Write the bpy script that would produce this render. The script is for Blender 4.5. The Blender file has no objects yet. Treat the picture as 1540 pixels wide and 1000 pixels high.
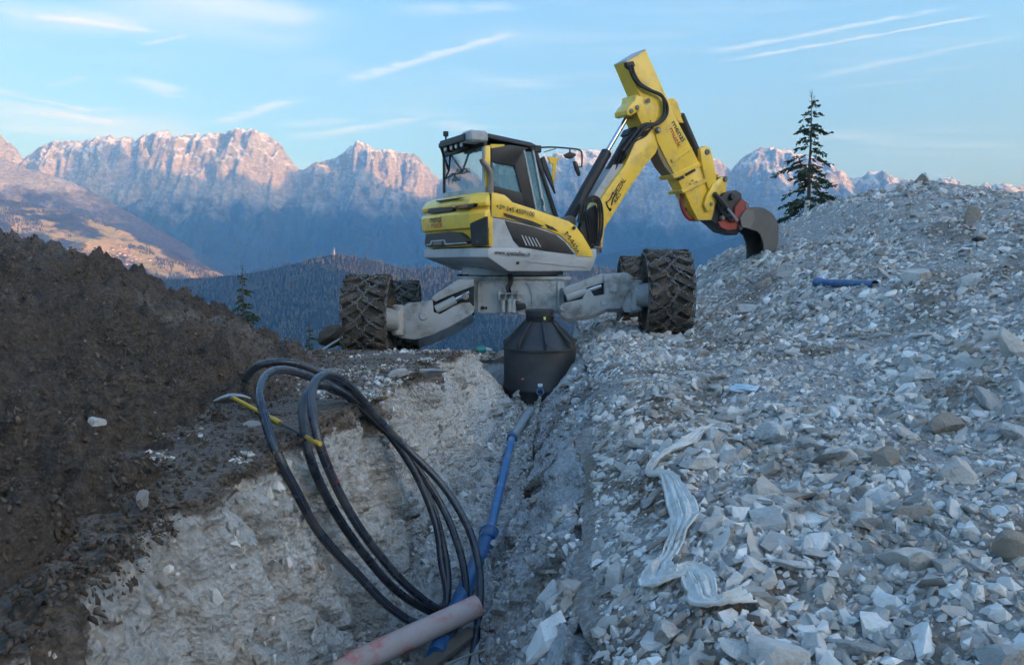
import bpy, bmesh, math, random
import numpy as np
from mathutils import Vector, Matrix

R = math.radians
random.seed(7)
rng = np.random.default_rng(7)
SC = bpy.context.scene
COL = SC.collection

# ------------------------------------------------------------------ camera
FOC, CXP, CYP, PITCH = 1190.0, 770.0, 500.0, R(5.04)
cam_d = bpy.data.cameras.new('camera')
cam_d.sensor_width = 36.0
cam_d.lens = 36.0 * FOC / 1540.0
cam_d.clip_start = 0.05
cam_d.clip_end = 60000.0
cam = bpy.data.objects.new('camera', cam_d)
cam.rotation_euler = (R(90) - PITCH, 0, 0)
COL.objects.link(cam)
SC.camera = cam

# ------------------------------------------------------------------ sun, sky, exposure
SUN_AZ, SUN_EL = R(122), R(10.0)
SDIR = (math.sin(SUN_AZ) * math.cos(SUN_EL), math.cos(SUN_AZ) * math.cos(SUN_EL), math.sin(SUN_EL))
sun_d = bpy.data.lights.new('sun', 'SUN')
sun_d.energy = 2.0
sun_d.angle = R(0.5)
sun_d.color = (1.0, 0.99, 0.95)
sun = bpy.data.objects.new('sun', sun_d)
sun.rotation_euler = Vector(SDIR).to_track_quat('Z', 'Y').to_euler()
COL.objects.link(sun)

SKY_STRENGTH = 0.15
world = bpy.data.worlds.new('World')
SC.world = world
world.use_nodes = True
SC.view_settings.view_transform = 'Standard'
SC.view_settings.look = 'None'
SC.view_settings.exposure = 1.88
SC.view_settings.gamma = 1.0
SC.view_settings.use_curve_mapping = False
SC.cycles.use_denoising = True
SC.cycles.use_adaptive_sampling = True
SC.cycles.adaptive_threshold = 0.03
SC.cycles.max_bounces = 6
SC.cycles.diffuse_bounces = 2
SC.cycles.glossy_bounces = 2
SC.cycles.transmission_bounces = 6
SC.cycles.transparent_max_bounces = 12
SC.cycles.volume_bounces = 3
SC.cycles.sample_clamp_indirect = 6.0


class NT:
    """small helper to write node trees"""
    def __init__(s, tree):
        s.t = tree; s.n = tree.nodes; s.l = tree.links
    def add(s, typ, ins=None, **props):
        nd = s.n.new(typ)
        for k, v in props.items(): setattr(nd, k, v)
        for k, v in (ins or {}).items():
            sock = nd.inputs[k]
            if isinstance(v, bpy.types.NodeSocket): s.l.new(v, sock)
            else: sock.default_value = v
        return nd
    def math(s, op, a, b=0.0, c=0.0, clamp=False):
        nd = s.n.new('ShaderNodeMath'); nd.operation = op; nd.use_clamp = clamp
        for i, v in enumerate((a, b, c)):
            if isinstance(v, bpy.types.NodeSocket): s.l.new(v, nd.inputs[i])
            else: nd.inputs[i].default_value = v
        return nd.outputs[0]
    def vmath(s, op, a, b=(0, 0, 0), out=0):
        nd = s.n.new('ShaderNodeVectorMath'); nd.operation = op
        for i, v in enumerate((a, b)):
            if isinstance(v, bpy.types.NodeSocket): s.l.new(v, nd.inputs[i])
            else: nd.inputs[i].default_value = v
        return nd.outputs[out]
    def mix(s, f, a, b, blend='MIX'):
        nd = s.n.new('ShaderNodeMix'); nd.data_type = 'RGBA'; nd.blend_type = blend
        for i, v in ((0, f), (6, a), (7, b)):
            if isinstance(v, bpy.types.NodeSocket): s.l.new(v, nd.inputs[i])
            else: nd.inputs[i].default_value = (*v, 1) if isinstance(v, tuple) and len(v) == 3 else v
        return nd.outputs[2]
    def ramp(s, f, stops, interp='LINEAR'):
        nd = s.n.new('ShaderNodeValToRGB'); nd.color_ramp.interpolation = interp
        el = nd.color_ramp.elements
        while len(el) < len(stops): el.new(0.5)
        for e, (p, c) in zip(el, stops):
            e.position = p; e.color = (c, c, c, 1) if not isinstance(c, tuple) else (*c, 1)
        s.l.new(f, nd.inputs[0])
        return nd.outputs[0]
    def smooth(s, v, a, b):
        nd = s.n.new('ShaderNodeMapRange'); nd.interpolation_type = 'SMOOTHSTEP'
        s.l.new(v, nd.inputs[0]); nd.inputs[1].default_value = a; nd.inputs[2].default_value = b
        return nd.outputs[0]


def build_sky():
    """clear evening sky with thin cirrus and a few contrails, all laid on one flat cloud layer high above the ground"""
    w = NT(world.node_tree); w.n.clear()
    out = w.add('ShaderNodeOutputWorld')
    bg = w.add('ShaderNodeBackground', {'Strength': SKY_STRENGTH})
    sky = w.add('ShaderNodeTexSky', sky_type='NISHITA', sun_disc=False, sun_elevation=SUN_EL, sun_rotation=SUN_AZ,
                altitude=1300.0, air_density=1.0, dust_density=9.0, ozone_density=4.3)
    tc = w.add('ShaderNodeTexCoord')
    d = tc.outputs['Generated']
    sep = w.add('ShaderNodeSeparateXYZ', {0: d})
    zz = w.math('MAXIMUM', sep.outputs[2], 0.03)
    px = w.math('DIVIDE', sep.outputs[0], zz)
    py = w.math('DIVIDE', sep.outputs[1], zz)
    P2 = w.add('ShaderNodeCombineXYZ', {0: px, 1: py}).outputs[0]
    # cirrus: long fibres, rotated
    mp = w.add('ShaderNodeMapping', {'Vector': P2, 'Rotation': (0, 0, R(24)), 'Scale': (0.42, 1.15, 1)})
    warp = w.add('ShaderNodeTexNoise', {'Vector': P2, 'Scale': 0.45, 'Detail': 3.0})
    wv = w.vmath('MULTIPLY_ADD', warp.outputs['Color'], (1.3, 1.3, 0))
    nd = wv.node; nd.inputs[2].default_value = (0, 0, 0)
    mpw = w.vmath('ADD', mp.outputs[0], wv)
    n1 = w.add('ShaderNodeTexNoise', {'Vector': mpw, 'Scale': 1.25, 'Detail': 9.0, 'Roughness': 0.6})
    big = w.add('ShaderNodeTexNoise', {'Vector': P2, 'Scale': 0.33, 'Detail': 2.0})
    c1 = w.smooth(n1.outputs['Fac'], 0.45, 0.80)
    c2 = w.smooth(big.outputs['Fac'], 0.42, 0.64)
    cir = w.math('MULTIPLY', w.math('MULTIPLY', c1, c2), 0.65)
    # contrails: straight segments on the cloud layer (x0,y0)-(x1,y1), half width
    def seg(a, b, hw, amt, tail=0.25):
        ax, ay = a; bx, by = b
        L = math.hypot(bx - ax, by - ay); ux, uy = (bx - ax) / L, (by - ay) / L
        rel = w.vmath('SUBTRACT', P2, (ax, ay, 0))
        al = w.math('DIVIDE', w.vmath('DOT_PRODUCT', rel, (ux, uy, 0), 1), L)
        jit = w.add('ShaderNodeTexNoise', {'Vector': P2, 'Scale': 3.0 / max(hw * 6, .2), 'Detail': 4.0})
        ac = w.math('ADD', w.vmath('DOT_PRODUCT', rel, (-uy, ux, 0), 1), w.math('MULTIPLY', w.math('SUBTRACT', jit.outputs['Fac'], 0.5), hw * 2.2))
        wid = w.math('MULTIPLY_ADD', al, -hw * 0.6, hw * 1.15)
        t = w.math('DIVIDE', w.math('ABSOLUTE', ac), wid)
        m = w.smooth(t, 1.6, 0.0)
        e = w.math('MULTIPLY', w.smooth(al, 0.0, tail), w.smooth(al, 1.0, 1.0 - tail * 0.6))
        br = w.smooth(jit.outputs['Fac'], 0.2, 0.6)
        return w.math('MULTIPLY', w.math('MULTIPLY', m, e), w.math('MULTIPLY', br, amt))
    tot = cir
    for s in TRAILS:
        tot = w.math('ADD', tot, seg(*s))
    tot = w.math('MULTIPLY', tot, w.smooth(sep.outputs[2], 0.02, 0.10))
    tot = w.math('MINIMUM', tot, 0.9)
    col = w.mix(tot, sky.outputs[0], CLOUDCOL)
    w.l.new(col, bg.inputs['Color'])
    w.l.new(bg.outputs[0], out.inputs['Surface'])


# ------------------------------------------------------------------ measuring helpers
def ray(px, py):
    u = (px - CXP) / FOC; v = -(py - CYP) / FOC
    c, s = math.cos(PITCH), math.sin(PITCH)
    return Vector((u, c + v * s, -s + v * c))
def P(px, py, Y):
    d = ray(px, py); return d * (Y / d.y)

def pix(x, y, z):
    c, s = math.cos(PITCH), math.sin(PITCH)
    dep = y * c - z * s; up = y * s + z * c
    return CXP + FOC * x / dep, CYP - FOC * up / dep

def skyp(px, py):
    d = ray(px, py); return (d.x / d.z, d.y / d.z) if d.z > 0 else None

CLOUDCOL = (2.1, 2.5, 3.2)
def _tr(a, b, hw, amt, tail=0.25):
    return (skyp(*a), skyp(*b), hw * 1.25, amt * 0.78, tail)
TRAILS = [
    _tr((505, 128), (790, 45), .045, .65), _tr((315, 190), (455, 146), .07, .62), _tr((430, 212), (655, 174), .10, .5),
    _tr((1045, 84), (1450, 8), .035, .55), _tr((1065, 97), (1520, 18), .026, .6), _tr((1190, 124), (1560, 48), .05, .28),
    _tr((1250, 134), (1410, 118), .04, .2), _tr((1360, 112), (1520, 92), .06, .12),
    _tr((200, 112), (270, 150), .10, .55, .3), _tr((70, 132), (132, 115), .03, .4), _tr((210, 70), (285, 52), .022, .5),
    _tr((-60, 8), (262, 52), .05, .55, .4), _tr((-80, 122), (150, 170), .06, .55, .3), _tr((-60, 148), (190, 190), .14, .5, .3),
    _tr((90, 166), (190, 164), .06, .4), _tr((560, 18), (800, 12), .06, .35, .4), _tr((660, 178), (720, 200), .16, .4, .4), _tr((400, 192), (540, 180), .10, .35, .4),
    _tr((60, -10), (520, 62), .34, .42, .35), _tr((180, -40), (480, 40), .20, .4, .35), _tr((-120, 175), (330, 196), .55, .5, .35), _tr((-80, 20), (240, 45), .16, .5, .4),
]
build_sky()

# ------------------------------------------------------------------ noise in numpy
_TAB = rng.random((32, 32, 32)).astype(np.float32) * 2 - 1
def vnoise(x, y, z=0.0):
    x, y, z = np.broadcast_arrays(np.asarray(x, np.float64), np.asarray(y, np.float64), np.asarray(z, np.float64))
    xi, yi, zi = np.floor(x).astype(np.int64), np.floor(y).astype(np.int64), np.floor(z).astype(np.int64)
    fx, fy, fz = x - xi, y - yi, z - zi
    q = lambda t: t * t * t * (t * (t * 6 - 15) + 10)
    fx, fy, fz = q(fx), q(fy), q(fz)
    x0, x1, y0, y1, z0, z1 = xi & 31, (xi + 1) & 31, yi & 31, (yi + 1) & 31, zi & 31, (zi + 1) & 31
    T = _TAB
    a = T[x0, y0, z0] * (1 - fx) + T[x1, y0, z0] * fx
    b = T[x0, y1, z0] * (1 - fx) + T[x1, y1, z0] * fx
    c = T[x0, y0, z1] * (1 - fx) + T[x1, y0, z1] * fx
    d = T[x0, y1, z1] * (1 - fx) + T[x1, y1, z1] * fx
    return (a * (1 - fy) + b * fy) * (1 - fz) + (c * (1 - fy) + d * fy) * fz
def fbm(x, y, z=0.0, octs=5, gain=0.5, ridged=False, billow=False):
    s = 0.0; amp = 1.0; tot = 0.0
    x, y, z = np.asarray(x, np.float64), np.asarray(y, np.float64), np.asarray(z, np.float64) + 0.37
    for i in range(octs):
        n = vnoise(x, y, z)
        if ridged: n = 1 - 2 * np.abs(n)
        if billow: n = 2 * np.abs(n) - 1
        s = s + n * amp; tot += amp; amp *= gain
        x, y, z = 2.03 * (0.8 * x - 0.6 * y) + 11.3, 2.03 * (0.6 * x + 0.8 * y) + 5.1, 2.03 * z + 3.7
    return s / tot
def _hash2(i, j, k):
    h = (i * 374761393 + j * 668265263 + k * 1274126177) & 0x7fffffff
    h = ((h ^ (h >> 13)) * 1103515245) & 0x7fffffff
    return ((h ^ (h >> 16)) & 0xffff) / 65535.0
def cells(u, v, tilt=0.6, seed=0):
    """fractured blocks: every cell its own height and tilt; returns (height -1..1, distance to the joint 0..1)"""
    ui, vi = np.floor(u).astype(np.int64), np.floor(v).astype(np.int64)
    best = np.full(u.shape, 9e9); sec = best.copy(); val = np.zeros(u.shape)
    for di in (-1, 0, 1):
        for dj in (-1, 0, 1):
            a, b = ui + di, vi + dj
            cu = a + 0.1 + 0.8 * _hash2(a, b, 1 + seed); cv = b + 0.1 + 0.8 * _hash2(a, b, 2 + seed)
            du, dv = u - cu, v - cv
            dd = du * du + dv * dv
            hv = 2 * _hash2(a, b, 3 + seed) - 1 + tilt * (du * (2 * _hash2(a, b, 4 + seed) - 1) + dv * (2 * _hash2(a, b, 5 + seed) - 1)) * 2
            near = dd < best
            sec = np.where(near, best, np.minimum(sec, dd)); val = np.where(near, hv, val); best = np.where(near, dd, best)
    return val, np.clip((np.sqrt(sec) - np.sqrt(best)) * 2, 0, 1)
def sst(a, b, x):
    t = np.clip((x - a) / (b - a), 0, 1); return t * t * (3 - 2 * t)

# ------------------------------------------------------------------ object helpers
def tag(o, label=None, cat=None, group=None, kind=None):
    if label: o['label'] = label
    if cat: o['category'] = cat
    if group: o['group'] = group
    if kind: o['kind'] = kind
    return o
def root_loc(o):
    while o.parent: o = o.parent
    return o.location
def empty(name, loc, label=None, cat=None, group=None, rz=0.0):
    o = bpy.data.objects.new(name, None); o.location = loc; o.rotation_euler = (0, 0, rz)
    o.empty_display_size = 0.2; COL.objects.link(o)
    return tag(o, label, cat, group)
def link(name, me, mat, parent=None):
    o = bpy.data.objects.new(name, me); COL.objects.link(o)
    if mat and not me.materials: me.materials.append(mat)
    if parent: o.parent = parent
    return o
def from_bm(name, bm, mat, parent=None, smooth=None, world=True):
    """bmesh in world coordinates -> one mesh object (stored relative to its thing's base)"""
    if parent and world:
        bmesh.ops.translate(bm, vec=-Vector(root_loc(parent)), verts=bm.verts)
    bmesh.ops.recalc_face_normals(bm, faces=bm.faces)
    me = bpy.data.meshes.new(name); bm.to_mesh(me); bm.free()
    if smooth is not None: shade(me, smooth)
    return link(name, me, mat, parent)
def shade(me, ang):
    me.polygons.foreach_set('use_smooth', [True] * len(me.polygons))
    if ang < 179: me.set_sharp_from_angle(angle=R(ang))
def grid_mesh(name, X, Y, Z, mat, smooth=True, attrs=None):
    """height or wall sheet from 2-D arrays"""
    n, m = X.shape
    co = np.stack([X, Y, Z], -1).reshape(-1, 3).astype(np.float32)
    idx = np.arange(n * m).reshape(n, m)
    f = np.stack([idx[:-1, :-1], idx[:-1, 1:], idx[1:, 1:], idx[1:, :-1]], -1).reshape(-1, 4)
    return raw_mesh(name, co, f, mat, smooth, attrs)
def raw_mesh(name, co, f, mat, smooth=False, attrs=None, parent=None, sizes=None):
    me = bpy.data.meshes.new(name)
    me.vertices.add(len(co)); me.vertices.foreach_set('co', np.ascontiguousarray(co, np.float32).ravel())
    k = f.shape[1]; nf = len(f)
    me.loops.add(nf * k); me.loops.foreach_set('vertex_index', np.ascontiguousarray(f, np.int32).ravel())
    me.polygons.add(nf); me.polygons.foreach_set('loop_start', np.arange(0, nf * k, k, dtype=np.int32))
    me.polygons.foreach_set('use_smooth', np.full(nf, smooth))
    for an, av in (attrs or {}).items():
        at = me.attributes.new(an, 'FLOAT', 'POINT'); at.data.foreach_set('value', np.ascontiguousarray(av, np.float32).ravel())
    me.update(calc_edges=True); me.validate()
    return link(name, me, mat, parent)
def catmull(pts, n=8, closed=False):
    pts = [Vector(p) for p in pts]; out = []
    N = len(pts)
    for i in range(N if closed else N - 1):
        p0 = pts[(i - 1) % N] if (closed or i > 0) else pts[0] * 2 - pts[1]
        p1, p2 = pts[i], pts[(i + 1) % N]
        p3 = pts[(i + 2) % N] if (closed or i + 2 < N) else p2 * 2 - p1
        for k in range(n):
            t = k / n
            out.append(0.5 * ((2 * p1) + (p2 - p0) * t + (2 * p0 - 5 * p1 + 4 * p2 - p3) * t * t + (3 * p1 - p0 - 3 * p2 + p3) * t ** 3))
    if not closed: out.append(pts[-1])
    return out
def add_tube(bm, pts, r, sides=10, cap=True, closed=False):
    pts = [Vector(p) for p in pts]; rings = []; N = len(pts)
    rad = r if callable(r) else (lambda i: r)
    T0 = (pts[1] - pts[0]).normalized()
    a = T0.orthogonal().normalized()
    for i, p in enumerate(pts):
        t = (pts[(i + 1) % N] - pts[i - 1]) if (closed or 0 < i < N - 1) else (pts[1] - pts[0] if i == 0 else pts[-1] - pts[-2])
        t = t.normalized() if t.length > 1e-9 else T0
        a = (a - t * a.dot(t)).normalized(); b = t.cross(a)
        rings.append([bm.verts.new(p + (a * math.cos(2 * math.pi * k / sides) + b * math.sin(2 * math.pi * k / sides)) * rad(i)) for k in range(sides)])
    rr = list(zip(rings, rings[1:])) + ([(rings[-1], rings[0])] if closed else [])
    for q, s in rr:
        for k in range(sides): bm.faces.new((q[k], q[(k + 1) % sides], s[(k + 1) % sides], s[k]))
    if cap and not closed:
        bm.faces.new(rings[0][::-1]); bm.faces.new(rings[-1])
def tube(name, pts, r, mat, parent=None, sides=10, smooth=40, sub=0, **kw):
    bm = bmesh.new(); add_tube(bm, catmull(pts, sub) if sub else pts, r, sides, **kw)
    return from_bm(name, bm, mat, parent, smooth)
def cyl(name, a, b, r, mat, parent=None, sides=20, bev=0.0, r2=None):
    bm = bmesh.new(); a, b = Vector(a), Vector(b); d = (b - a)
    r2 = r if r2 is None else r2
    if bev:
        u = d.normalized()
        pts = [a, a + u * bev, b - u * bev, b]; rs = [r - bev, r, r2, r2 - bev]
    else: pts = [a, b]; rs = [r, r2]
    add_tube(bm, pts, lambda i: rs[i], sides)
    return from_bm(name, bm, mat, parent, 35)
def lathe(name, prof, centre, mat, parent=None, sides=32, axis='Z', smooth=40):
    """prof: list of (radius, height)"""
    bm = bmesh.new(); rings = []; c = Vector(centre)
    for r, h in prof:
        ring = []
        for k in range(sides):
            a = 2 * math.pi * k / sides
            v = Vector((r * math.cos(a), r * math.sin(a), h))
            if axis == 'X': v = Vector((v.z, v.x, v.y))
            ring.append(bm.verts.new(c + v))
        rings.append(ring)
    for q, s in zip(rings, rings[1:]):
        for k in range(sides): bm.faces.new((q[k], q[(k + 1) % sides], s[(k + 1) % sides], s[k]))
    if prof[0][0] > 1e-6: bm.faces.new(rings[0])
    if prof[-1][0] > 1e-6: bm.faces.new(rings[-1])
    bmesh.ops.remove_doubles(bm, verts=bm.verts, dist=1e-6)
    return from_bm(name, bm, mat, parent, smooth)
def add_prism(bm, loop_a, loop_b):
    va = [bm.verts.new(p) for p in loop_a]; vb = [bm.verts.new(p) for p in loop_b]
    n = len(va)
    bm.faces.new(va); bm.faces.new(vb[::-1])
    for k in range(n): bm.faces.new((va[k], vb[k], vb[(k + 1) % n], va[(k + 1) % n]))
def bevel(bm, w, seg=1, ang=25):
    bmesh.ops.recalc_face_normals(bm, faces=bm.faces)
    ed = [e for e in bm.edges if len(e.link_faces) == 2 and e.calc_face_angle(0) > R(ang)]
    if w > 0: bmesh.ops.bevel(bm, geom=ed, offset=w, segments=seg, profile=0.6, affect='EDGES', clamp_overlap=True)
def add_box(bm, c, ax, ay, az):
    c, ax, ay, az = Vector(c), Vector(ax), Vector(ay), Vector(az)
    v = [c + ax * i + ay * j + az * k for k in (-1, 1) for j in (-1, 1) for i in (-1, 1)]
    vs = [bm.verts.new(p) for p in v]
    for f in ((0, 2, 3, 1), (4, 5, 7, 6), (0, 1, 5, 4), (2, 6, 7, 3), (0, 4, 6, 2), (1, 3, 7, 5)): bm.faces.new([vs[i] for i in f])

# ------------------------------------------------------------------ materials
MATS = {}
def mat(name, col, rough=0.6, metal=0.0, var=0.12, scale=6.0, bump=0.0, bscale=40.0, dirt=None, dirt_amt=0.0, dirt_scale=3.0, spec=0.5, coat=0.0, island=0.0, obj_rand=0.0, tan=0.0):
    m = bpy.data.materials.new(name); m.use_nodes = True
    t = NT(m.node_tree); b = t.n['Principled BSDF']
    tc = t.add('ShaderNodeTexCoord').outputs['Object']
    geo = t.add('ShaderNodeNewGeometry')
    co = geo.outputs['Position'] if obj_rand == 0 else tc
    n = t.add('ShaderNodeTexNoise', {'Vector': co, 'Scale': scale, 'Detail': 6.0, 'Roughness': 0.6})
    f = t.math('MULTIPLY_ADD', n.outputs['Fac'], 2 * var, 1 - var)
    if island: f = t.math('MULTIPLY', f, t.math('MULTIPLY_ADD', geo.outputs['Random Per Island'], 2 * island, 1 - island))
    if obj_rand:
        oi = t.add('ShaderNodeObjectInfo')
        f = t.math('MULTIPLY', f, t.math('MULTIPLY_ADD', oi.outputs['Random'], 2 * obj_rand, 1 - obj_rand))
    c = t.vmath('SCALE', (col[0], col[1], col[2])); t.l.new(f, c.node.inputs['Scale'])
    if tan:
        c = t.mix(t.math('MULTIPLY', t.smooth(t.math('FRACT', t.math('MULTIPLY', geo.outputs['Random Per Island'], 37.7)), 1.0 - tan, 1.0), 0.75), c, (0.30, 0.24, 0.19))
    if dirt:
        n2 = t.add('ShaderNodeTexNoise', {'Vector': co, 'Scale': dirt_scale, 'Detail': 8.0, 'Roughness': 0.68})
        k = t.math('MULTIPLY', t.smooth(n2.outputs['Fac'], 0.46, 0.68), dirt_amt)
        c = t.mix(k, c, dirt)
        rr = t.math('MULTIPLY_ADD', k, 0.9 - rough, rough)
        t.l.new(rr, b.inputs['Roughness'])
    else: b.inputs['Roughness'].default_value = rough
    t.l.new(c, b.inputs['Base Color'])
    b.inputs['Metallic'].default_value = metal
    b.inputs['Specular IOR Level'].default_value = spec
    if coat: b.inputs['Coat Weight'].default_value = coat; b.inputs['Coat Roughness'].default_value = 0.15
    if bump:
        n3 = t.add('ShaderNodeTexNoise', {'Vector': co, 'Scale': bscale, 'Detail': 8.0, 'Roughness': 0.65})
        bp = t.add('ShaderNodeBump', {'Strength': bump, 'Distance': 1.0 / bscale, 'Height': n3.outputs['Fac']})
        t.l.new(bp.outputs[0], b.inputs['Normal'])
    MATS[name] = m
    return m
# ------------------------------------------------------------------ terrain functions (metres; camera eye is z = 0)
def xl_edge(Y): return -0.485 - 0.14 * (10.5 - Y)          # left lip of the trench
def batter_r(Y): return np.interp(Y, [0, 5, 8, 10.2, 11.5, 13], [0.58, 0.63, 0.66, 0.60, 0.50, 0.5])
def xr_edge(Y): return -0.15 + (Y - 5.1) * 0.088 + batter_r(Y)      # right lip, top of a broad sloping bank
def g_left(Y):  return np.interp(Y, [-5, 0, 2.4, 3.3, 5.2, 7, 9, 10.3, 11.0, 11.5, 13, 15, 20, 60, 300], [-1.5, -1.4, -1.22, -1.10, -1.05, -1.02, -1.06, -1.15, -1.34, -1.42, -1.50, -1.9, -4.2, -24, -140])
def g_right(Y): return np.interp(Y, [-5, 0, 2.6, 6, 11, 13, 18.5, 23, 60, 300], [-1.75, -1.62, -1.46, -1.28, -1.10, -1.14, -1.25, -4.2, -24, -140])
def z_floor(Y): return -2.70 + 0.145 * (Y - 5.0)

def batter_l(Y): return np.interp(Y, [0, 4.5, 6.5, 8.5, 10.2, 11.5], [0.16, 0.18, 0.30, 0.48, 0.60, 0.45])
def soil_rise(X, Y):
    m = np.interp(Y, [0, 2.2, 3.0, 3.9, 6, 9, 11, 13], [-0.45, -0.42, -0.22, 0.06, 0.42, 1.12, 2.0, 2.8])
    e = xl_edge(Y) - X - m
    f = np.where(e > 0, 0.52 * e * sst(-0.1, 0.5, e), 0.0)
    f = 2.1 * np.tanh(f / 2.1)
    return f * (1 - sst(9.9, 13.2, Y)) * (1 - 0.75 * sst(6.5, 16, -X))
def soil_z(X, Y, fine=True):
    r = soil_rise(X, Y)
    k = sst(0.0, 0.25, r)
    n = 0.26 * k * fbm(X * 1.1, Y * 1.1, 0, 3, billow=True) + 0.27 * k * fbm(X * 2.6 + 9, Y * 2.6, 4, 3, billow=True)
    if fine:
        cv, cj = cells(X * 5.5 + 0.4 * fbm(X * 3, Y * 3, 2, 2), Y * 5.5 + 0.4 * fbm(X * 3, Y * 3, 8, 2), 0.7, 50)
        n = n + (0.015 + 0.12 * k) * fbm(X * 8, Y * 8, 1, 4, 0.6, billow=True) + (0.006 + .012 * k) * cv * cj + (0.007 + 0.014 * k) * fbm(X * 34, Y * 34, 3, 3, 0.6)
    return g_left(Y) - 0.03 + r + n - 0.12 * (1 - sst(0, 0.06, r))

_HX = [0.3, 1.2, 1.75, 2.3, 2.8, 3.3, 3.9, 4.7, 5.7, 6.8, 8.5, 10.7, 14.0, 18.0]
_HA = [0.0, 0.02, 0.06, 0.14, 0.36, 0.60, 0.92, 1.48, 1.94, 2.52, 2.94, 2.62, 2.2, 1.2]
def heap_rise(X, Y):
    xs = X - 0.14 * (Y - 11.4) * np.clip((13.5 - Y) / 9, 0, 1)
    A = np.interp(xs, _HX, _HA)
    B = np.interp(Y, [0, 3, 6.5, 9.5, 12.0, 14.9, 16.2, 17.2, 19.0, 22.5], [0.20, 0.30, 0.43, 0.54, 0.66, 0.84, 0.97, 1.0, 0.75, 0.0])
    return A * B
def heap_z(X, Y, fine=True):
    s = sst(0.0, 0.8, X - xr_edge(Y))
    r = heap_rise(X, Y)
    n = s * (0.15 * fbm(X * 0.8, Y * 0.8, 6, 3) + 0.05 * fbm(X * 3, Y * 3, 2, 3))
    n = n + 0.05 * s * (1 - sst(0, 0.4, r))
    if fine:
        n = n + s * (0.022 * fbm(X * 9, Y * 9, 1, 4, 0.62) + 0.008 * fbm(X * 40, Y * 40, 1, 2))
    # the wheel has pressed the ground flat
    w = np.exp(-(((X - 2.22) / 0.55) ** 2 + ((Y - 11.4) / 0.8) ** 2))
    z = g_right(Y) + r + n - 0.17 * (1 - sst(-0.1, 0.65, X - xr_edge(Y))) ** 1.5
    return z * (1 - w) + (-1.07) * w
def brown(X, Y):
    """where brown earth shows between the stones, 0..1"""
    b = 0.55 * sst(0.0, 0.40, fbm(X * 0.75 + 3, Y * 0.75, 9, 4, 0.55))
    for (cx, cy, rx, ry, a) in ((1.9, 9.7, 0.9, 0.6, 1.0), (1.05, 6.5, 0.4, 0.9, 1.0), (0.82, 4.4, 0.32, 0.55, 1.0), (1.55, 5.2, 0.42, 0.32, 1.0), (1.6, 4.5, 0.34, 0.26, 1.0), (2.9, 7.6, 0.7, 0.35, .9), (1.2, 3.2, 0.32, 0.35, .9), (2.2, 2.9, 0.32, 0.25, .95), (4.6, 10.5, 0.9, 0.5, .8), (3.2, 5.6, 0.45, 0.3, .85)):
        q = ((X - cx) / rx) ** 2 + ((Y - cy) / ry) ** 2
        b = np.maximum(b, a * np.exp(-q) * (0.75 + 0.5 * fbm(X * 4, Y * 4, 7, 3)))
    edge = X - xr_edge(Y)
    b = np.maximum(b, 0.45 * (1 - sst(0.0, 0.45, edge + 0.25 * fbm(X * 2, Y * 2, 5, 3))))
    return np.clip(b, 0, 1)
def march(px, py, fn, y0=1.8, y1=30.0):
    """where the sight line through a pixel of the photograph meets a surface z = fn(X, Y)"""
    d = ray(px, py); d = d / d.y
    ys = np.linspace(y0, y1, 4000)
    below = d.z * ys <= fn(d.x * ys, ys, False)
    k = int(np.argmax(below)) if below.any() else len(ys) - 1
    y = ys[k]
    return Vector((d.x * y, y, d.z * y))

# ------------------------------------------------------------------ earth materials
def earth_mat(name, rock, rock2, soil, bscale=55.0, bump=0.6):
    m = bpy.data.materials.new(name); m.use_nodes = True
    t = NT(m.node_tree); b = t.n['Principled BSDF']; b.inputs['Roughness'].default_value = 0.95; b.inputs['Specular IOR Level'].default_value = 0.2
    pos = t.add('ShaderNodeNewGeometry').outputs['Position']
    a = t.add('ShaderNodeAttribute', attribute_name='soil').outputs['Fac']
    n1 = t.add('ShaderNodeTexNoise', {'Vector': pos, 'Scale': 2.2, 'Detail': 8.0, 'Roughness': 0.65}).outputs['Fac']
    n2 = t.add('ShaderNodeTexNoise', {'Vector': pos, 'Scale': 24.0, 'Detail': 8.0, 'Roughness': 0.7}).outputs['Fac']
    n3 = t.add('ShaderNodeTexNoise', {'Vector': pos, 'Scale': bscale, 'Detail': 8.0, 'Roughness': 0.7}).outputs['Fac']
    vo = t.add('ShaderNodeTexVoronoi', {'Vector': pos, 'Scale': bscale * 0.7}, feature='F1')
    c = t.mix(t.smooth(n1, 0.35, 0.65), rock, rock2)
    c = t.mix(t.math('MULTIPLY', t.smooth(n2, 0.42, 0.62), 0.55), c, (rock[0] * .55, rock[1] * .52, rock[2] * .48))
    c = t.mix(t.math('MULTIPLY', vo.outputs['Color'], 0.35), c, (rock[0] * 1.25, rock[1] * 1.25, rock[2] * 1.25))
    k = t.smooth(t.math('ADD', a, t.math('MULTIPLY', t.math('SUBTRACT', n2, 0.5), 0.9)), 0.30, 0.62)
    sc = t.mix(t.smooth(n2, 0.3, 0.75), (soil[0] * .62, soil[1] * .62, soil[2] * .62), (soil[0] * 1.5, soil[1] * 1.45, soil[2] * 1.4))
    c = t.mix(k, c, sc)
    t.l.new(c, b.inputs['Base Color'])
    h = t.math('ADD', n3, t.math('MULTIPLY', vo.outputs['Distance'], 0.8))
    bp = t.add('ShaderNodeBump', {'Strength': bump, 'Distance': 0.03, 'Height': h})
    t.l.new(bp.outputs[0], b.inputs['Normal'])
    return m
M_GROUND = earth_mat('trench_rock_and_earth', (0.55, 0.535, 0.52), (0.68, 0.665, 0.65), (0.20, 0.168, 0.145), 55, 0.95)
M_SOIL = earth_mat('dark_topsoil', (0.165, 0.132, 0.11), (0.25, 0.21, 0.18), (0.112, 0.088, 0.072), 70, 0.9)
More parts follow.
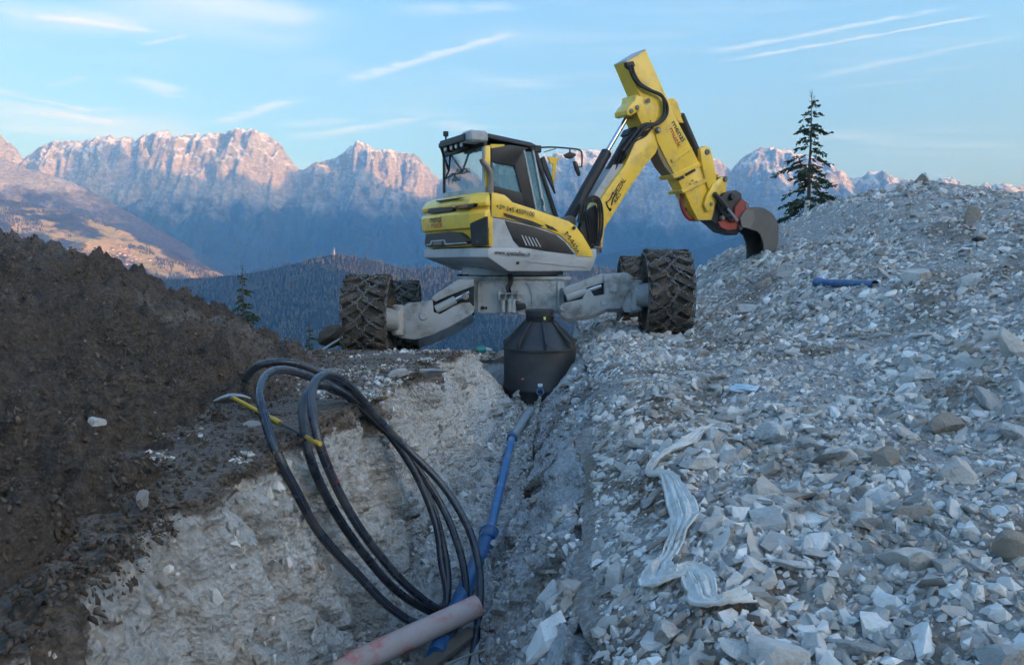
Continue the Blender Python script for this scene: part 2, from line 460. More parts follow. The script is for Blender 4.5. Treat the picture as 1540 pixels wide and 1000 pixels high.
M_GRAVEL = earth_mat('crushed_limestone', (0.40, 0.38, 0.355), (0.47, 0.445, 0.42), (0.235, 0.188, 0.15), 45, 0.9)
M_STONE = mat('limestone', (0.60, 0.565, 0.525), 0.9, var=0.28, scale=9.0, bump=0.5, bscale=35, island=0.42, dirt=(0.24, 0.195, 0.155), dirt_amt=0.75, dirt_scale=1.6, spec=0.25, tan=0.38)
M_STONE_O = mat('limestone_block', (0.58, 0.545, 0.505), 0.9, var=0.25, scale=1.7, bump=0.6, bscale=9, obj_rand=0.28, dirt=(0.19, 0.155, 0.125), dirt_amt=0.55, dirt_scale=1.3, spec=0.25)
M_LUMP = mat('brown_earth_lump', (0.25, 0.20, 0.16), 1.0, var=0.3, scale=12.0, bump=0.9, bscale=45, island=0.45, spec=0.15)
M_CLOD = mat('earth_clod', (0.145, 0.108, 0.084), 1.0, var=0.35, scale=12.0, bump=0.9, bscale=45, island=0.45, spec=0.15)

# ------------------------------------------------------------------ ground with the trench: one sheet
def build_ground():
    ys = [-4.0]
    while ys[-1] < 300:
        y = ys[-1]; ys.append(y + (0.25 if y < 1.2 else min(0.0036 * y + 0.005, 0.045) if y < 13.5 else 0.03 * (y - 13.5) + 0.12 + 0.02 * (y - 13)))
    ys = np.array(ys)
    tl = np.concatenate([-np.geomspace(120, 12, 14), np.linspace(-11, -1.7, 26), np.linspace(-1.6, 0, 44)])       # left of the lip
    wl = np.linspace(0, 1, 105)[1:]; fl = np.linspace(0, 1, 70)[1:]; wr = np.linspace(0, 1, 70)[1:]
    tr = np.concatenate([np.linspace(0.02, 1.2, 40), np.linspace(1.3, 14, 22), np.geomspace(15, 120, 12)])
    nY = len(ys)
    Y1 = ys[:, None]
    dep = 1 - sst(11.25, 11.75, Y1)                                   # end wall behind the tank
    lipL = 0.05 * fbm(Y1 * 1.3, 0 * Y1, 3, 3) + 0.05 * fbm(Y1 * 4, 0 * Y1, 8, 2)
    lipR = 0.15 * fbm(Y1 * 1.1, 0 * Y1, 13, 3) + 0.05 * fbm(Y1 * 4, 0 * Y1, 18, 2)
    bul = np.exp(-((Y1 - 11.0) / 0.55) ** 2)                          # pit widened for the tank
    XL = xl_edge(Y1) + lipL - 0.12 * bul; XR = xr_edge(Y1) + lipR
    GL = g_left(Y1); GR = g_right(Y1) - 0.17
    ZF = z_floor(Y1) - 0.15 * bul
    ZF = GL * (1 - dep) + ZF * dep
    XLf = XL + batter_l(Y1); XRf = XR - batter_r(Y1)
    fall = lambda X: -0.10 * np.maximum(0, -X - 9) - 0.02 * np.maximum(0, X - 14)
    Xa = XL + tl[None, :]; Za = GL + 0 * Xa + fall(Xa)
    Xw = XL + (XLf - XL) * wl[None, :] ** 1.2; Zw = GL + (ZF - GL) * wl[None, :]
    Xf = XLf + (XRf - XLf) * fl[None, :]; Zf = ZF + 0.16 * np.abs(2 * fl[None, :] - 1) ** 3 * dep
    Xr = XRf + (XR - XRf) * wr[None, :] ** 1.25; Zr = ZF + (GR - ZF) * wr[None, :]
    Xb = XR + tr[None, :]; Zb = GR + 0 * Xb + fall(Xb)
    X = np.concatenate([Xa, Xw, Xf, Xr, Xb], 1); Z = np.concatenate([Za, Zw, Zf, Zr, Zb], 1); Y = np.broadcast_to(Y1, X.shape).copy()
    na, nw, nf, nr = len(tl), len(wl), len(fl), len(wr)
    near = 1 - sst(13, 16, Y)
    # flat parts: lumps
    flat = 0.04 * fbm(X * 2.2, Y * 2.2, 1, 4, 0.6) + 0.015 * fbm(X * 12, Y * 12, 2, 3)
    Z[:, :na] += (flat * near)[:, :na]; Z[:, na + nw + nf + nr:] += (flat * near)[:, na + nw + nf + nr:] - 0.06
    far = sst(16, 40, Y)
    Z += far * (2.0 * fbm(X * .07, Y * .07, 5, 4))
    # left rock wall: fractured, steep joints
    sl = slice(na - 14, na + nw)
    y, z = Y[:, sl], Z[:, sl]
    wy = y + 0.10 * fbm(y * 2, z * 2, 1, 3) + 0.10 * z + 0.035 * fbm(y * 11, z * 11, 6, 2); wz = z + 0.10 * fbm(y * 2, z * 2, 9, 3)
    c1, j1 = cells(wy * 3.0, wz * 1.0, 1.0, 0); c2, j2 = cells(wy * 9.0, wz * 3.4, 1.0, 10); c3, j3 = cells(wy * 25, wz * 11, 1.0, 20)
    wt = np.concatenate([np.linspace(0, 1, 14), np.ones(nw)])[None, :]
    wt = wt * np.concatenate([np.ones(14 + nw - 12), np.linspace(1, 0.4, 12)])[None, :] * dep
    big = fbm(y * 0.9, z * 0.5, 21, 3)
    X[:, sl] += wt * (0.075 * c1 * sst(0, .3, j1) + 0.036 * c2 * sst(0, .35, j2) + 0.014 * c3 - 0.06 * (1 - sst(0, .16, j1)) - 0.03 * (1 - sst(0, .2, j2)) + 0.11 * big + 0.014 * fbm(y * 30, z * 30, 4, 3))
    # floor: rubble
    sf = slice(na + nw, na + nw + nf)
    Z[:, sf] += dep * (0.05 * fbm(X[:, sf] * 4, Y[:, sf] * 4, 2, 4, 0.6) + 0.012 * fbm(X[:, sf] * 25, Y[:, sf] * 25, 2, 3))
    # right wall: scraped, slanted
    sr = slice(na + nw + nf, na + nw + nf + nr + 10)
    y, z = Y[:, sr], Z[:, sr]
    c1, j1 = cells(y * 1.4 + 0.8 * z, z * 2.4, 0.9, 30); c2, j2 = cells(y * 7 + 2 * z, z * 9, 0.9, 40)
    wt = np.concatenate([np.linspace(0.4, 1, 10), np.ones(nr - 10), np.linspace(1, 0, 10)])[None, :] * dep
    X[:, sr] += wt * (0.05 * c1 + 0.022 * c2 + 0.09 * fbm(y * 1.0 + z, z * 1.5, 3, 3) + 0.012 * fbm(y * 28, z * 28, 4, 3))
    Z[:, sr] += wt * 0.012 * c2
    # end wall
    ew = dep * (1 - dep) * 4
    Y += ew * near * 0.10 * fbm(X * 4, Z * 4, 2, 4)
    # earth cover
    soil = np.zeros_like(X)
    soil[:, :na] = 0.82 + 0.5 * fbm(X[:, :na] * 1.2, Y[:, :na] * 1.2, 3, 4)
    dz = (GL - Z)[:, na:na + nw]
    soil[:, na:na + nw] = 0.8 * (1 - sst(-0.02, 0.22, dz + 0.30 * fbm(Y[:, na:na + nw] * 3, Z[:, na:na + nw] * 3, 5, 4))) + 0.34 * sst(0.05, 0.5, fbm(Y[:, na:na + nw] * 0.9, Z[:, na:na + nw] * 0.8, 15, 4))
    soil[:, sf] = 0.26 + 0.25 * fbm(X[:, sf] * 2, Y[:, sf] * 2, 5, 3)
    q = slice(na + nw + nf, X.shape[1])
    soil[:, q] = 0.36 + 0.5 * fbm(X[:, q] * 1.4, Y[:, q] * 1.4, 25, 4)
    soil = np.where(Y > 16, 0.5, soil)
    o = grid_mesh('ground', X, Y, Z, M_GROUND, True, {'soil': soil})
    return tag(o, 'rocky building ground cut by a straight trench', 'ground', kind='structure')
GROUND = build_ground()

def build_heaps():
    ys = [0.2]
    while ys[-1] < 14.5: ys.append(ys[-1] + min(0.0048 * ys[-1] + 0.007, 0.045))
    ys = np.array(ys)[:, None]
    u = np.linspace(0, 1, 240)[None, :]
    X = xl_edge(ys) - 0.26 + 0.22 * (1 - sst(2.5, 3.7, ys)) + 0.06 * fbm(ys * 3, ys * 0, 3, 3) - u ** 1.25 * (8.5 + 0.25 * ys)
    Y = np.broadcast_to(ys, X.shape)
    Z = soil_z(X, Y) - (0.25 - 0.15 * (1 - sst(2.5, 3.7, ys))) * (1 - sst(0, 0.04, u))
    st = 0.55 + 0.9 * fbm(X * 0.7, Y * 0.7, 4, 3)
    s = grid_mesh('soil_heap', X, Y, Z, M_SOIL, True, {'soil': st})
    tag(s, 'long heap of dark crumbly topsoil left of the trench', 'soil heap', kind='structure')
    ys = [0.2]
    while ys[-1] < 22: ys.append(ys[-1] + min(0.006 * ys[-1] + 0.008, 0.07))
    ys = np.array(ys)[:, None]
    X = xr_edge(ys) + 0.02 + 0.15 * fbm(ys * 1.1, ys * 0, 13, 3) + u ** 1.3 * (7 + 0.75 * ys)
    Y = np.broadcast_to(ys, X.shape)
    Z = heap_z(X, Y) - 0.03 * (1 - sst(0, 0.03, u))
    g = grid_mesh('gravel_heap', X, Y, Z, M_GRAVEL, True, {'soil': brown(X, Y)})
    tag(g, 'broad heap of broken pale limestone right of the trench', 'gravel heap', kind='structure')
    return s, g
SOIL_HEAP, GRAVEL_HEAP = build_heaps()

# ------------------------------------------------------------------ stones
def hull(n, flat, seed, jag=0.25):
    r = random.Random(seed); bm = bmesh.new()
    for i in range(n):
        v = Vector((r.gauss(0, 1), r.gauss(0, 1), r.gauss(0, 1))).normalized() * (1 - jag * r.random())
        bm.verts.new((v.x, v.y * r.uniform(0.75, 1.0), v.z * flat))
    res = bmesh.ops.convex_hull(bm, input=bm.verts)
    bmesh.ops.delete(bm, geom=[g for g in res['geom_interior'] if isinstance(g, bmesh.types.BMVert)], context='VERTS')
    bmesh.ops.triangulate(bm, faces=bm.faces)
    bmesh.ops.recalc_face_normals(bm, faces=bm.faces)
    bm.verts.index_update()
    V = np.array([v.co[:] for v in bm.verts]); F = np.array([[v.index for v in f.verts] for f in bm.faces])
    bm.free(); return V, F
VAR = [hull(12, random.Random(i).uniform(0.5, 1.0), i + 100, 0.22) for i in range(24)]
VAR_LO = [hull(7, random.Random(i).uniform(0.6, 1.0), i + 300, 0.2) for i in range(16)]
def stone_cloud(name, pos, size, mat_, parent=None, nrm=None, seed=1, squash=1.0, smooth=False, lo=False):
    g = np.random.default_rng(seed); N = len(pos); shapes = VAR_LO if lo else VAR
    kind = g.integers(0, len(shapes), N)
    cos, fcs, off = [], [], 0
    for k, (V, F) in enumerate(shapes):
        ii = np.nonzero(kind == k)[0]; n = len(ii)
        if not n: continue
        a = g.random(n) * 6.283; tx, ty = g.normal(0, 0.32, n), g.normal(0, 0.32, n)
        ca, sa = np.cos(a), np.sin(a)
        st = 1 + 0.45 * g.random((n, 1))
        W = V[None] * size[ii][:, None, None] * np.stack([st[:, 0], np.ones(n), np.full(n, squash)], -1)[:, None, :]
        x = W[..., 0] * ca[:, None] - W[..., 1] * sa[:, None]; y = W[..., 0] * sa[:, None] + W[..., 1] * ca[:, None]
        z = W[..., 2] + x * tx[:, None] + y * ty[:, None]
        if nrm is not None:
            z = z + x * nrm[ii, 0][:, None] + y * nrm[ii, 1][:, None]
        c = np.stack([x, y, z], -1) + pos[ii][:, None, :]
        cos.append(c.reshape(-1, 3))
        fcs.append((F[None] + (np.arange(n) * len(V))[:, None, None]).reshape(-1, 3) + off)
        off += n * len(V)
    o = raw_mesh(name, np.concatenate(cos), np.concatenate(fcs), mat_, smooth, parent=parent)
    o['kind'] = 'stuff'
    return o
def slope_of(fn, X, Y, h=0.12):
    return np.stack([(fn(X + h, Y, False) - fn(X - h, Y, False)) / (2 * h), (fn(X, Y + h, False) - fn(X, Y - h, False)) / (2 * h)], -1)

def scatter_gravel():
    N = 72000
    Y = 1.6 + (19 - 1.6) * rng.random(N) ** 1.35
    X = xr_edge(Y) + 0.06 + (rng.random(N) ** 1.15) * (2.0 + 0.72 * Y)
    px, py = pix(X, Y, heap_z(X, Y, False))
    keep = (px > 660) & (px < 1680) & (py < 1120)
    b = brown(X, Y)
    keep &= rng.random(N) > b * 0.92
    keep &= (X - xr_edge(Y) > 0.06 + 0.4 * fbm(X * 1.5, Y * 1.5, 17, 3)) | (rng.random(N) < 0.65)
    X, Y, b = X[keep], Y[keep], b[keep]
    N = len(X)
    s = np.clip(np.exp(rng.normal(math.log(0.019), 0.52, N)) * (1.0 + 0.035 * Y), 0.007, 0.09) * (1 - 0.35 * b)
    patch = fbm(X * 0.9, Y * 0.9, 31, 3)
    s = s * np.clip(1 + 1.0 * patch, 0.35, 2)
    Z = heap_z(X, Y) + 0.12 * s
    stone_cloud('gravel', np.stack([X, Y, Z], -1), s, M_STONE, GRAVEL_HEAP, slope_of(heap_z, X, Y), 3)
    # fine grit close to the camera
    N = 16000
    Y = 1.8 + 5.0 * rng.random(N) ** 1.3; X = xr_edge(Y) + 0.02 + rng.random(N) * (1.6 + 0.6 * Y)
    s = 0.004 + 0.007 * rng.random(N) ** 2
    k = rng.random(N) > 0.9 * brown(X, Y)
    stone_cloud('grit', np.stack([X, Y, heap_z(X, Y) + 0.3 * s], -1)[k], s[k], M_STONE, GRAVEL_HEAP, None, 5, lo=True)
    # brown earth lumps where soil came up with the rock
    N = 26000
    Y = 2.0 + 11.0 * rng.random(N) ** 1.3; X = xr_edge(Y) + 0.02 + rng.random(N) * (1.4 + 0.5 * Y)
    b = brown(X, Y); s = np.clip(np.exp(rng.normal(math.log(0.010), 0.6, N)) * (1 + .03 * Y), 0.004, 0.05)
    k = rng.random(N) < 0.9 * sst(0.35, 0.8, b)
    stone_cloud('earth_lumps', np.stack([X, Y, heap_z(X, Y) + 0.2 * s], -1)[k], s[k], M_LUMP, GRAVEL_HEAP, slope_of(heap_z, X, Y)[k], 6, lo=True)
scatter_gravel()

def rock_mesh(seed, cuts=11, flat=0.62, sub=3, rough=0.10):
    r = random.Random(seed); bm = bmesh.new()
    bmesh.ops.create_icosphere(bm, subdivisions=sub, radius=1.0)
    pl = []
    for i in range(cuts):
        n = Vector((r.gauss(0, 1), r.gauss(0, 1), r.gauss(0, 0.8))).normalized(); pl.append((n, r.uniform(0.38, 0.78)))
    for v in bm.verts:
        for n, d in pl:
            k = v.co.dot(n) - d
            if k > 0: v.co -= n * k
    co = np.array([v.co[:] for v in bm.verts])
    d = fbm(co[:, 0] * 2 + seed, co[:, 1] * 2, co[:, 2] * 2, 4) * rough
    for v, k in zip(bm.verts, d): v.co = Vector((v.co.x * (1 + k), v.co.y * 0.86 * (1 + k), v.co.z * flat * (1 + k)))
    bmesh.ops.dissolve_limit(bm, angle_limit=R(7), verts=bm.verts, edges=bm.edges)
    bmesh.ops.triangulate(bm, faces=bm.faces)
    me = bpy.data.meshes.new('stone'); bm.to_mesh(me); bm.free(); shade(me, 34)
    return me
ROCKS = [rock_mesh(200 + i, random.Random(i).randint(8, 14), random.Random(i).uniform(0.4, 0.75), 3) for i in range(14)]
for me in ROCKS: me.materials.append(M_STONE_O)

def place_rock(name, me, p, s, parent=None, rot=None, nx=0.0, ny=0.0):
    o = bpy.data.objects.new(name, me); COL.objects.link(o)
    o.location = p; o.scale = s if isinstance(s, tuple) else (s, s, s)
    o.rotation_euler = rot or (ny * 0.8 + random.gauss(0, .2), -nx * 0.8 + random.gauss(0, .2), random.random() * 6.28)
    if parent: o.parent = parent
    return o
def individual_stones():
    """the three hundred largest-looking loose blocks, each an object"""
    n = 0
    g = np.random.default_rng(21)
    while n < 286:
        Y = 2.1 + 13.0 * g.random() ** 1.5; X = xr_edge(Y) + 0.2 + g.random() ** 0.95 * (1.4 + 0.66 * Y)
        px, py = pix(X, Y, float(heap_z(np.array(X), np.array(Y), False)))
        if not (760 < px < 1580 and py < 1040): continue
        if X > 1.6 and X < 2.9 and 10.5 < Y < 13: continue
        if g.random() < 0.6 * float(brown(np.array(X), np.array(Y))): continue
        s = float(np.clip(np.exp(g.normal(math.log(0.062), 0.42)), 0.04, 0.16)) * (0.8 + 0.035 * Y)
        z = float(heap_z(np.array(X), np.array(Y)))
        sl = slope_of(heap_z, np.array([X]), np.array([Y]))[0]
        place_rock('stone', ROCKS[g.integers(len(ROCKS))], (X, Y, z + 0.18 * s), (s * g.uniform(.9, 1.5), s, s * g.uniform(.7, 1.1)), GRAVEL_HEAP, None, sl[0], sl[1])
        n += 1
individual_stones()

def scatter_trench_and_soil():
    # rubble on the trench floor
    N = 5200
    Y = 3.2 + 8.0 * rng.random(N) ** 1.2
    k = rng.random(N); k = np.where(rng.random(N) < 0.55, 0.5 + 0.5 * np.sign(k - 0.5) * np.abs(2 * k - 1) ** 0.5, k)
    xa, xb = xl_edge(Y) + batter_l(Y) - 0.02, xr_edge(Y) - batter_r(Y) + 0.06
    X = xa + (xb - xa) * k
    Z = z_floor(Y) + 0.16 * np.abs(2 * k - 1) ** 3 + 0.05 * fbm(X * 4, Y * 4, 2, 4, 0.6)
    s = np.clip(np.exp(rng.normal(math.log(0.018), 0.5, N)), 0.006, 0.07)
    stone_cloud('rubble', np.stack([X, Y, Z], -1), s, M_STONE, GROUND, None, 7)
    # fragments on the left lip and clinging to the wall foot
    N = 4200
    Y = 3.8 + 9.0 * rng.random(N) ** 1.2
    X = xl_edge(Y) + 0.08 - np.abs(rng.normal(0, 0.32, N)) * (0.6 + 0.12 * Y)
    Z = np.maximum(soil_z(X, Y), g_left(Y) + 0.04 * fbm(X * 2.2, Y * 2.2, 1, 4, 0.6)) + 0.003
    s = np.clip(np.exp(rng.normal(math.log(0.012), 0.5, N)), 0.004, 0.045)
    dens = fbm(X * 1.1, Y * 1.1, 12, 3) > -0.05
    stone_cloud('lip_rubble', np.stack([X, Y, Z], -1)[dens], s[dens], M_STONE, GROUND, None, 8)
    # dark clods over the soil heap
    N = 40000
    Y = 1.5 + 11.5 * rng.random(N) ** 1.3
    X = xl_edge(Y) - 0.05 + 0.2 * (1 - sst(2.6, 3.6, Y)) - (6.2 + 0.2 * Y) * rng.random(N) ** 1.2
    s = np.clip(np.exp(rng.normal(math.log(0.0080), 0.5, N)) * (1 + 0.04 * Y), 0.003, 0.024)
    Z = soil_z(X, Y) + 0.1 * s
    ok = soil_rise(X, Y) > 0.0
    stone_cloud('clods', np.stack([X, Y, Z], -1)[ok], s[ok], M_CLOD, SOIL_HEAP, slope_of(soil_z, X, Y)[ok], 9, smooth=True, lo=True)
    N = 900
    Y = 1.8 + 10 * rng.random(N) ** 1.2; X = xl_edge(Y) - 0.1 - 4.5 * rng.random(N)
    s = np.clip(np.exp(rng.normal(math.log(0.0085), 0.55, N)), 0.003, 0.035)
    stone_cloud('pale_chips', np.stack([X, Y, soil_z(X, Y) + 0.2 * s], -1), s, M_LUMP, SOIL_HEAP, slope_of(soil_z, X, Y), 11, lo=True)
    # gravel behind the left wheel
    N = 6000
    Y = 11.9 + 3.2 * rng.random(N); X = -5.2 + 9 * rng.random(N)
    s = np.clip(np.exp(rng.normal(math.log(0.03), 0.45, N)), 0.01, 0.1)
    stone_cloud('back_gravel', np.stack([X, Y, g_left(Y) + 0.02], -1), s, M_STONE, GROUND, None, 12, lo=True)
    # broken rock faces standing out of both trench walls
    me = GROUND.data; n = len(me.vertices); co = np.empty(n * 3); me.vertices.foreach_get('co', co); co = co.reshape(-1, 3)
    for nm, lo, hi, cnt, sd in (('wall_fragments', -0.18, 0.5, 3000, 15), ('bank_fragments', 0.0, 0.0, 5200, 16)):
        if nm == 'wall_fragments': ok = (co[:, 0] - xl_edge(co[:, 1]) > lo) & (co[:, 0] - xl_edge(co[:, 1]) < hi) & (co[:, 2] < g_left(co[:, 1]) - 0.10)
        else: ok = (co[:, 0] - xr_edge(co[:, 1]) > -0.85) & (co[:, 0] - xr_edge(co[:, 1]) < 0.03) & (co[:, 2] < g_right(co[:, 1]) - 0.08)
        ok &= (co[:, 1] > 2.3) & (co[:, 1] < 11.2) & (co[:, 2] > z_floor(co[:, 1]) + 0.02)
        ok &= np.hypot(co[:, 0] - .385, co[:, 1] - 10.95) > 0.75
        ii = np.nonzero(ok)[0]; pick = ii[rng.integers(len(ii), size=cnt)]; p = co[pick] + rng.normal(0, .008, (cnt, 3))
        s = np.clip(np.exp(rng.normal(math.log(0.0125), 0.55, cnt)), 0.005, 0.038)
        if sd == 16: s = s * 1.15
        k = fbm(p[:, 1] * 1.3, p[:, 2] * 1.3, 44, 3) > -0.15
        p[:, 0] += (-0.25 if sd == 15 else -0.1) * s
        if sd == 16:
            top = sst(0.35, 1.0, (p[:, 2] - z_floor(p[:, 1])) / (g_right(p[:, 1]) - 0.17 - z_floor(p[:, 1])))
            s = s * (0.8 + 1.5 * top * rng.random(cnt))
        stone_cloud(nm, p[k], s[k], M_STONE, GROUND, None, sd, squash=1.8 if sd == 15 else 1.1)
    # crumbs of earth over the shelf between heap and trench
    N = 15000
    Y = 2.6 + 10.2 * rng.random(N) ** 1.2; X = xl_edge(Y) + 0.06 - (0.5 + 0.24 * Y) * rng.random(N)
    s = np.clip(np.exp(rng.normal(math.log(0.008), 0.55, N)) * (1 + 0.04 * Y), 0.003, 0.026)
    Zs = np.maximum(soil_z(X, Y), g_left(Y) + 0.04 * fbm(X * 2.2, Y * 2.2, 1, 4, 0.6)) + 0.1 * s
    k = fbm(X * 1.4, Y * 1.4, 22, 3) > -0.25
    stone_cloud('earth_crumbs', np.stack([X, Y, Zs], -1)[k], s[k], M_CLOD, GROUND, None, 14, smooth=True, lo=True)
    # root fibres sticking out of the soil heap
    bm = bmesh.new(); g = np.random.default_rng(4)
    for i in range(420):
        y = 2.0 + 5.5 * g.random() ** 1.3; x = float(xl_edge(y)) - 0.3 - 3.2 * g.random()
        z = float(soil_z(np.array(x), np.array(y)))
        p = Vector((x, y, z - 0.02)); d = Vector((g.normal(), g.normal(), abs(g.normal()) * .8 + .1)).normalized()
        pts = [p.copy()]
        for k in range(5):
            d = (d + Vector((g.normal(), g.normal(), g.normal() - 0.45)) * 0.38).normalized(); p = p + d * (0.025 + 0.03 * g.random()); pts.append(p.copy())
        add_tube(bm, pts, lambda i_: 0.0028 - 0.0004 * i_, 4)
    ro = from_bm('roots', bm, mat('dead_root', (0.14, 0.105, 0.075), 0.9, var=0.3), SOIL_HEAP, 60); ro['kind'] = 'stuff'
scatter_trench_and_soil()
# ------------------------------------------------------------------ far country
def mount_mat(name, forest=(0.030, 0.040, 0.026), rock=(0.36, 0.355, 0.325), snowline=650.0, treeline=420.0, meadow=None, snow_amt=1.0, nscale=1 / 260.0):
    m = bpy.data.materials.new(name); m.use_nodes = True
    t = NT(m.node_tree); b = t.n['Principled BSDF']; b.inputs['Roughness'].default_value = 0.95; b.inputs['Specular IOR Level'].default_value = 0.1
    g = t.add('ShaderNodeNewGeometry'); pos = g.outputs['Position']
    sp = t.add('ShaderNodeSeparateXYZ', {0: pos}); sn = t.add('ShaderNodeSeparateXYZ', {0: g.outputs['Normal']})
    n1 = t.add('ShaderNodeTexNoise', {'Vector': pos, 'Scale': nscale, 'Detail': 8.0, 'Roughness': 0.62}).outputs['Fac']
    n2 = t.add('ShaderNodeTexNoise', {'Vector': pos, 'Scale': nscale * 7, 'Detail': 6.0, 'Roughness': 0.65}).outputs['Fac']
    band = t.add('ShaderNodeTexNoise', {'Vector': t.vmath('MULTIPLY', pos, (0.3, 0.3, 2.0)), 'Scale': nscale * 6, 'Detail': 5.0}).outputs['Fac']
    rc = t.mix(t.smooth(n2, .3, .7), (rock[0] * .6, rock[1] * .58, rock[2] * .56), (rock[0] * 1.3, rock[1] * 1.3, rock[2] * 1.3))
    rc = t.mix(t.math('MULTIPLY', t.smooth(band, .45, .6), .4), rc, (rock[0] * .55, rock[1] * .5, rock[2] * .48))
    el = t.math('ADD', t.math('MULTIPLY_ADD', t.math('MAXIMUM', sp.outputs[0], 0.0), 0.10, sp.outputs[2]), t.math('MULTIPLY', t.math('SUBTRACT', n1, .5), 900.0))
    fc = t.mix(t.smooth(n2, .35, .7), (forest[0] * .6, forest[1] * .6, forest[2] * .6), (forest[0] * 1.9, forest[1] * 1.7, forest[2] * 1.5))
    if meadow:
        fc = t.mix(t.smooth(n1, .47, .56), fc, t.mix(t.smooth(n2, .4, .6), meadow, (meadow[0] * .75, meadow[1] * .95, meadow[2] * .7)))
    c = t.mix(t.smooth(el, treeline - 140, treeline + 160), fc, rc)
    flat = t.smooth(t.math('ADD', sn.outputs[2], t.math('MULTIPLY', t.math('SUBTRACT', n2, .5), .5)), .58, .78)
    sno = t.math('MULTIPLY', t.math('MULTIPLY', flat, t.smooth(el, snowline - 150, snowline + 250)), snow_amt)
    c = t.mix(sno, c, (0.80, 0.82, 0.86))
    t.l.new(c, b.inputs['Base Color'])
    bp = t.add('ShaderNodeBump', {'Strength': 1.0, 'Distance': 22.0, 'Height': n2}); t.l.new(bp.outputs[0], b.inputs['Normal'])
    return m

def crest_fn(pts, Yc):
    xs = np.array([P(px, py, Yc).x for px, py in pts]); zs = np.array([P(px, py, Yc).z for px, py in pts])
    return lambda X: np.interp(X, xs, zs)
FAR = [(-500, 250), (-250, 190), (-100, 180), (0, 206), (15, 216), (36, 243), (48, 230), (80, 217), (110, 216), (150, 211), (165, 207), (178, 214), (190, 207), (205, 213), (216, 208), (238, 199), (252, 201), (264, 212),
       (282, 207), (320, 205), (350, 203), (362, 199), (375, 197), (396, 203), (420, 216), (432, 236), (444, 250), (456, 256), (474, 248), (492, 244), (512, 238), (528, 223), (543, 219), (556, 223), (568, 231), (590, 228),
       (604, 233), (626, 232), (640, 248), (660, 270), (700, 262), (760, 255), (830, 236), (868, 231), (900, 230), (960, 236), (1040, 236), (1080, 241), (1098, 257), (1114, 240), (1138, 229), (1160, 226), (1192, 232),
       (1230, 246), (1258, 255), (1272, 262), (1282, 272), (1296, 268), (1308, 262), (1320, 262), (1330, 268), (1346, 272), (1400, 282), (1540, 292), (1800, 270), (2100, 290)]
def far_range():
    Yc = 8000.0; C = crest_fn(FAR, Yc)
    X = np.arange(-7400, 8400, 16.0)[None, :]
    v = np.concatenate([-np.linspace(0.45, 0.02, 10), np.linspace(0, 1, 190) ** 1.4 * 1.05])[:, None]
    Yb = Yc - v * 3000
    X, Y = np.broadcast_arrays(X, Yb)
    vv = np.broadcast_to(v, X.shape)
    low = sst(0.0, 0.30, np.abs(vv))
    Xw = X + low * 260 * fbm(X / 900, Y / 900, 3, 3)
    c = C(Xw)
    cs = 0.5 * (C(Xw - 500) + C(Xw + 500)) * low + c * (1 - low)
    g = np.where(vv < 0, np.abs(vv) * 1.6, 1 - (1 - np.clip(vv, 0, 1)) ** 1.75)
    zf = -700.0
    Z = cs - (cs - zf) * g
    A = sst(0.0, 0.22, vv) * (1 - 0.75 * sst(0.6, 1.0, vv))
    rid = fbm(Xw / 900, Y / 2200, 7, 5, 0.52, ridged=True)
    Z = Z + 300 * A * (rid - 0.15)
    cliff = sst(0.0, 0.05, vv) * (1 - sst(0.30, 0.55, vv))
    cv, cj = cells(Xw / 130 + 0.5 * fbm(X / 200, Y / 200, 5, 2), Y / 260, 0.9, 60)
    Z = Z + cliff * (125 * fbm(X / 260, Y / 420, 2, 5, 0.6, ridged=True) + 45 * cv + 85 * (fbm(X / 105, Y / 900, 31, 4, .6, ridged=True) - .2))
    Z = Z + 46 * (1 - sst(0.0, 0.12, np.abs(vv))) * fbm(X / 90, Y / 5000, 41, 4, .6, ridged=True)
    Z = Z + (26 * np.abs(fbm(X / 70, Y / 70, 12, 3)) + 18 * fbm(X / 45, Y / 45, 2, 2)) * (1 - sst(0.5, .9, vv))
    for gx, gw, gd in ((36, 260, 260), (128, 200, 120), (222, 170, 130), (330, 120, 90), (456, 260, 300), (508, 120, 100), (660, 330, 320), (1098, 240, 260), (1284, 200, 160)):
        x0 = P(gx, 300, Yc).x
        Z = Z - gd * np.exp(-((X - x0 + 120 * fbm(X / 400, Y / 400, 51, 2)) / gw) ** 2) * sst(-.02, .10, vv) * (1 - sst(.35, .8, vv))
    # strata: limestone steps in the cliff zone
    st = 110.0; q = Z / st + 0.25 * fbm(X / 700, Y / 700, 1, 3); fr = q - np.floor(q)
    Z = Z + cliff * 0.16 * st * (sst(0.25, 0.75, fr) - fr)
    Yd = Y + cliff * 60 * fbm(X / 180, Z / 300, 9, 4)
    o = grid_mesh('mountain_range', X, Yd, Z, mount_mat('limestone_mountain', snowline=900, treeline=520, snow_amt=.85), True)
    tag(o, 'jagged pale limestone mountain range with snowy ledges beyond the valley', 'mountains', kind='structure')
far_range()

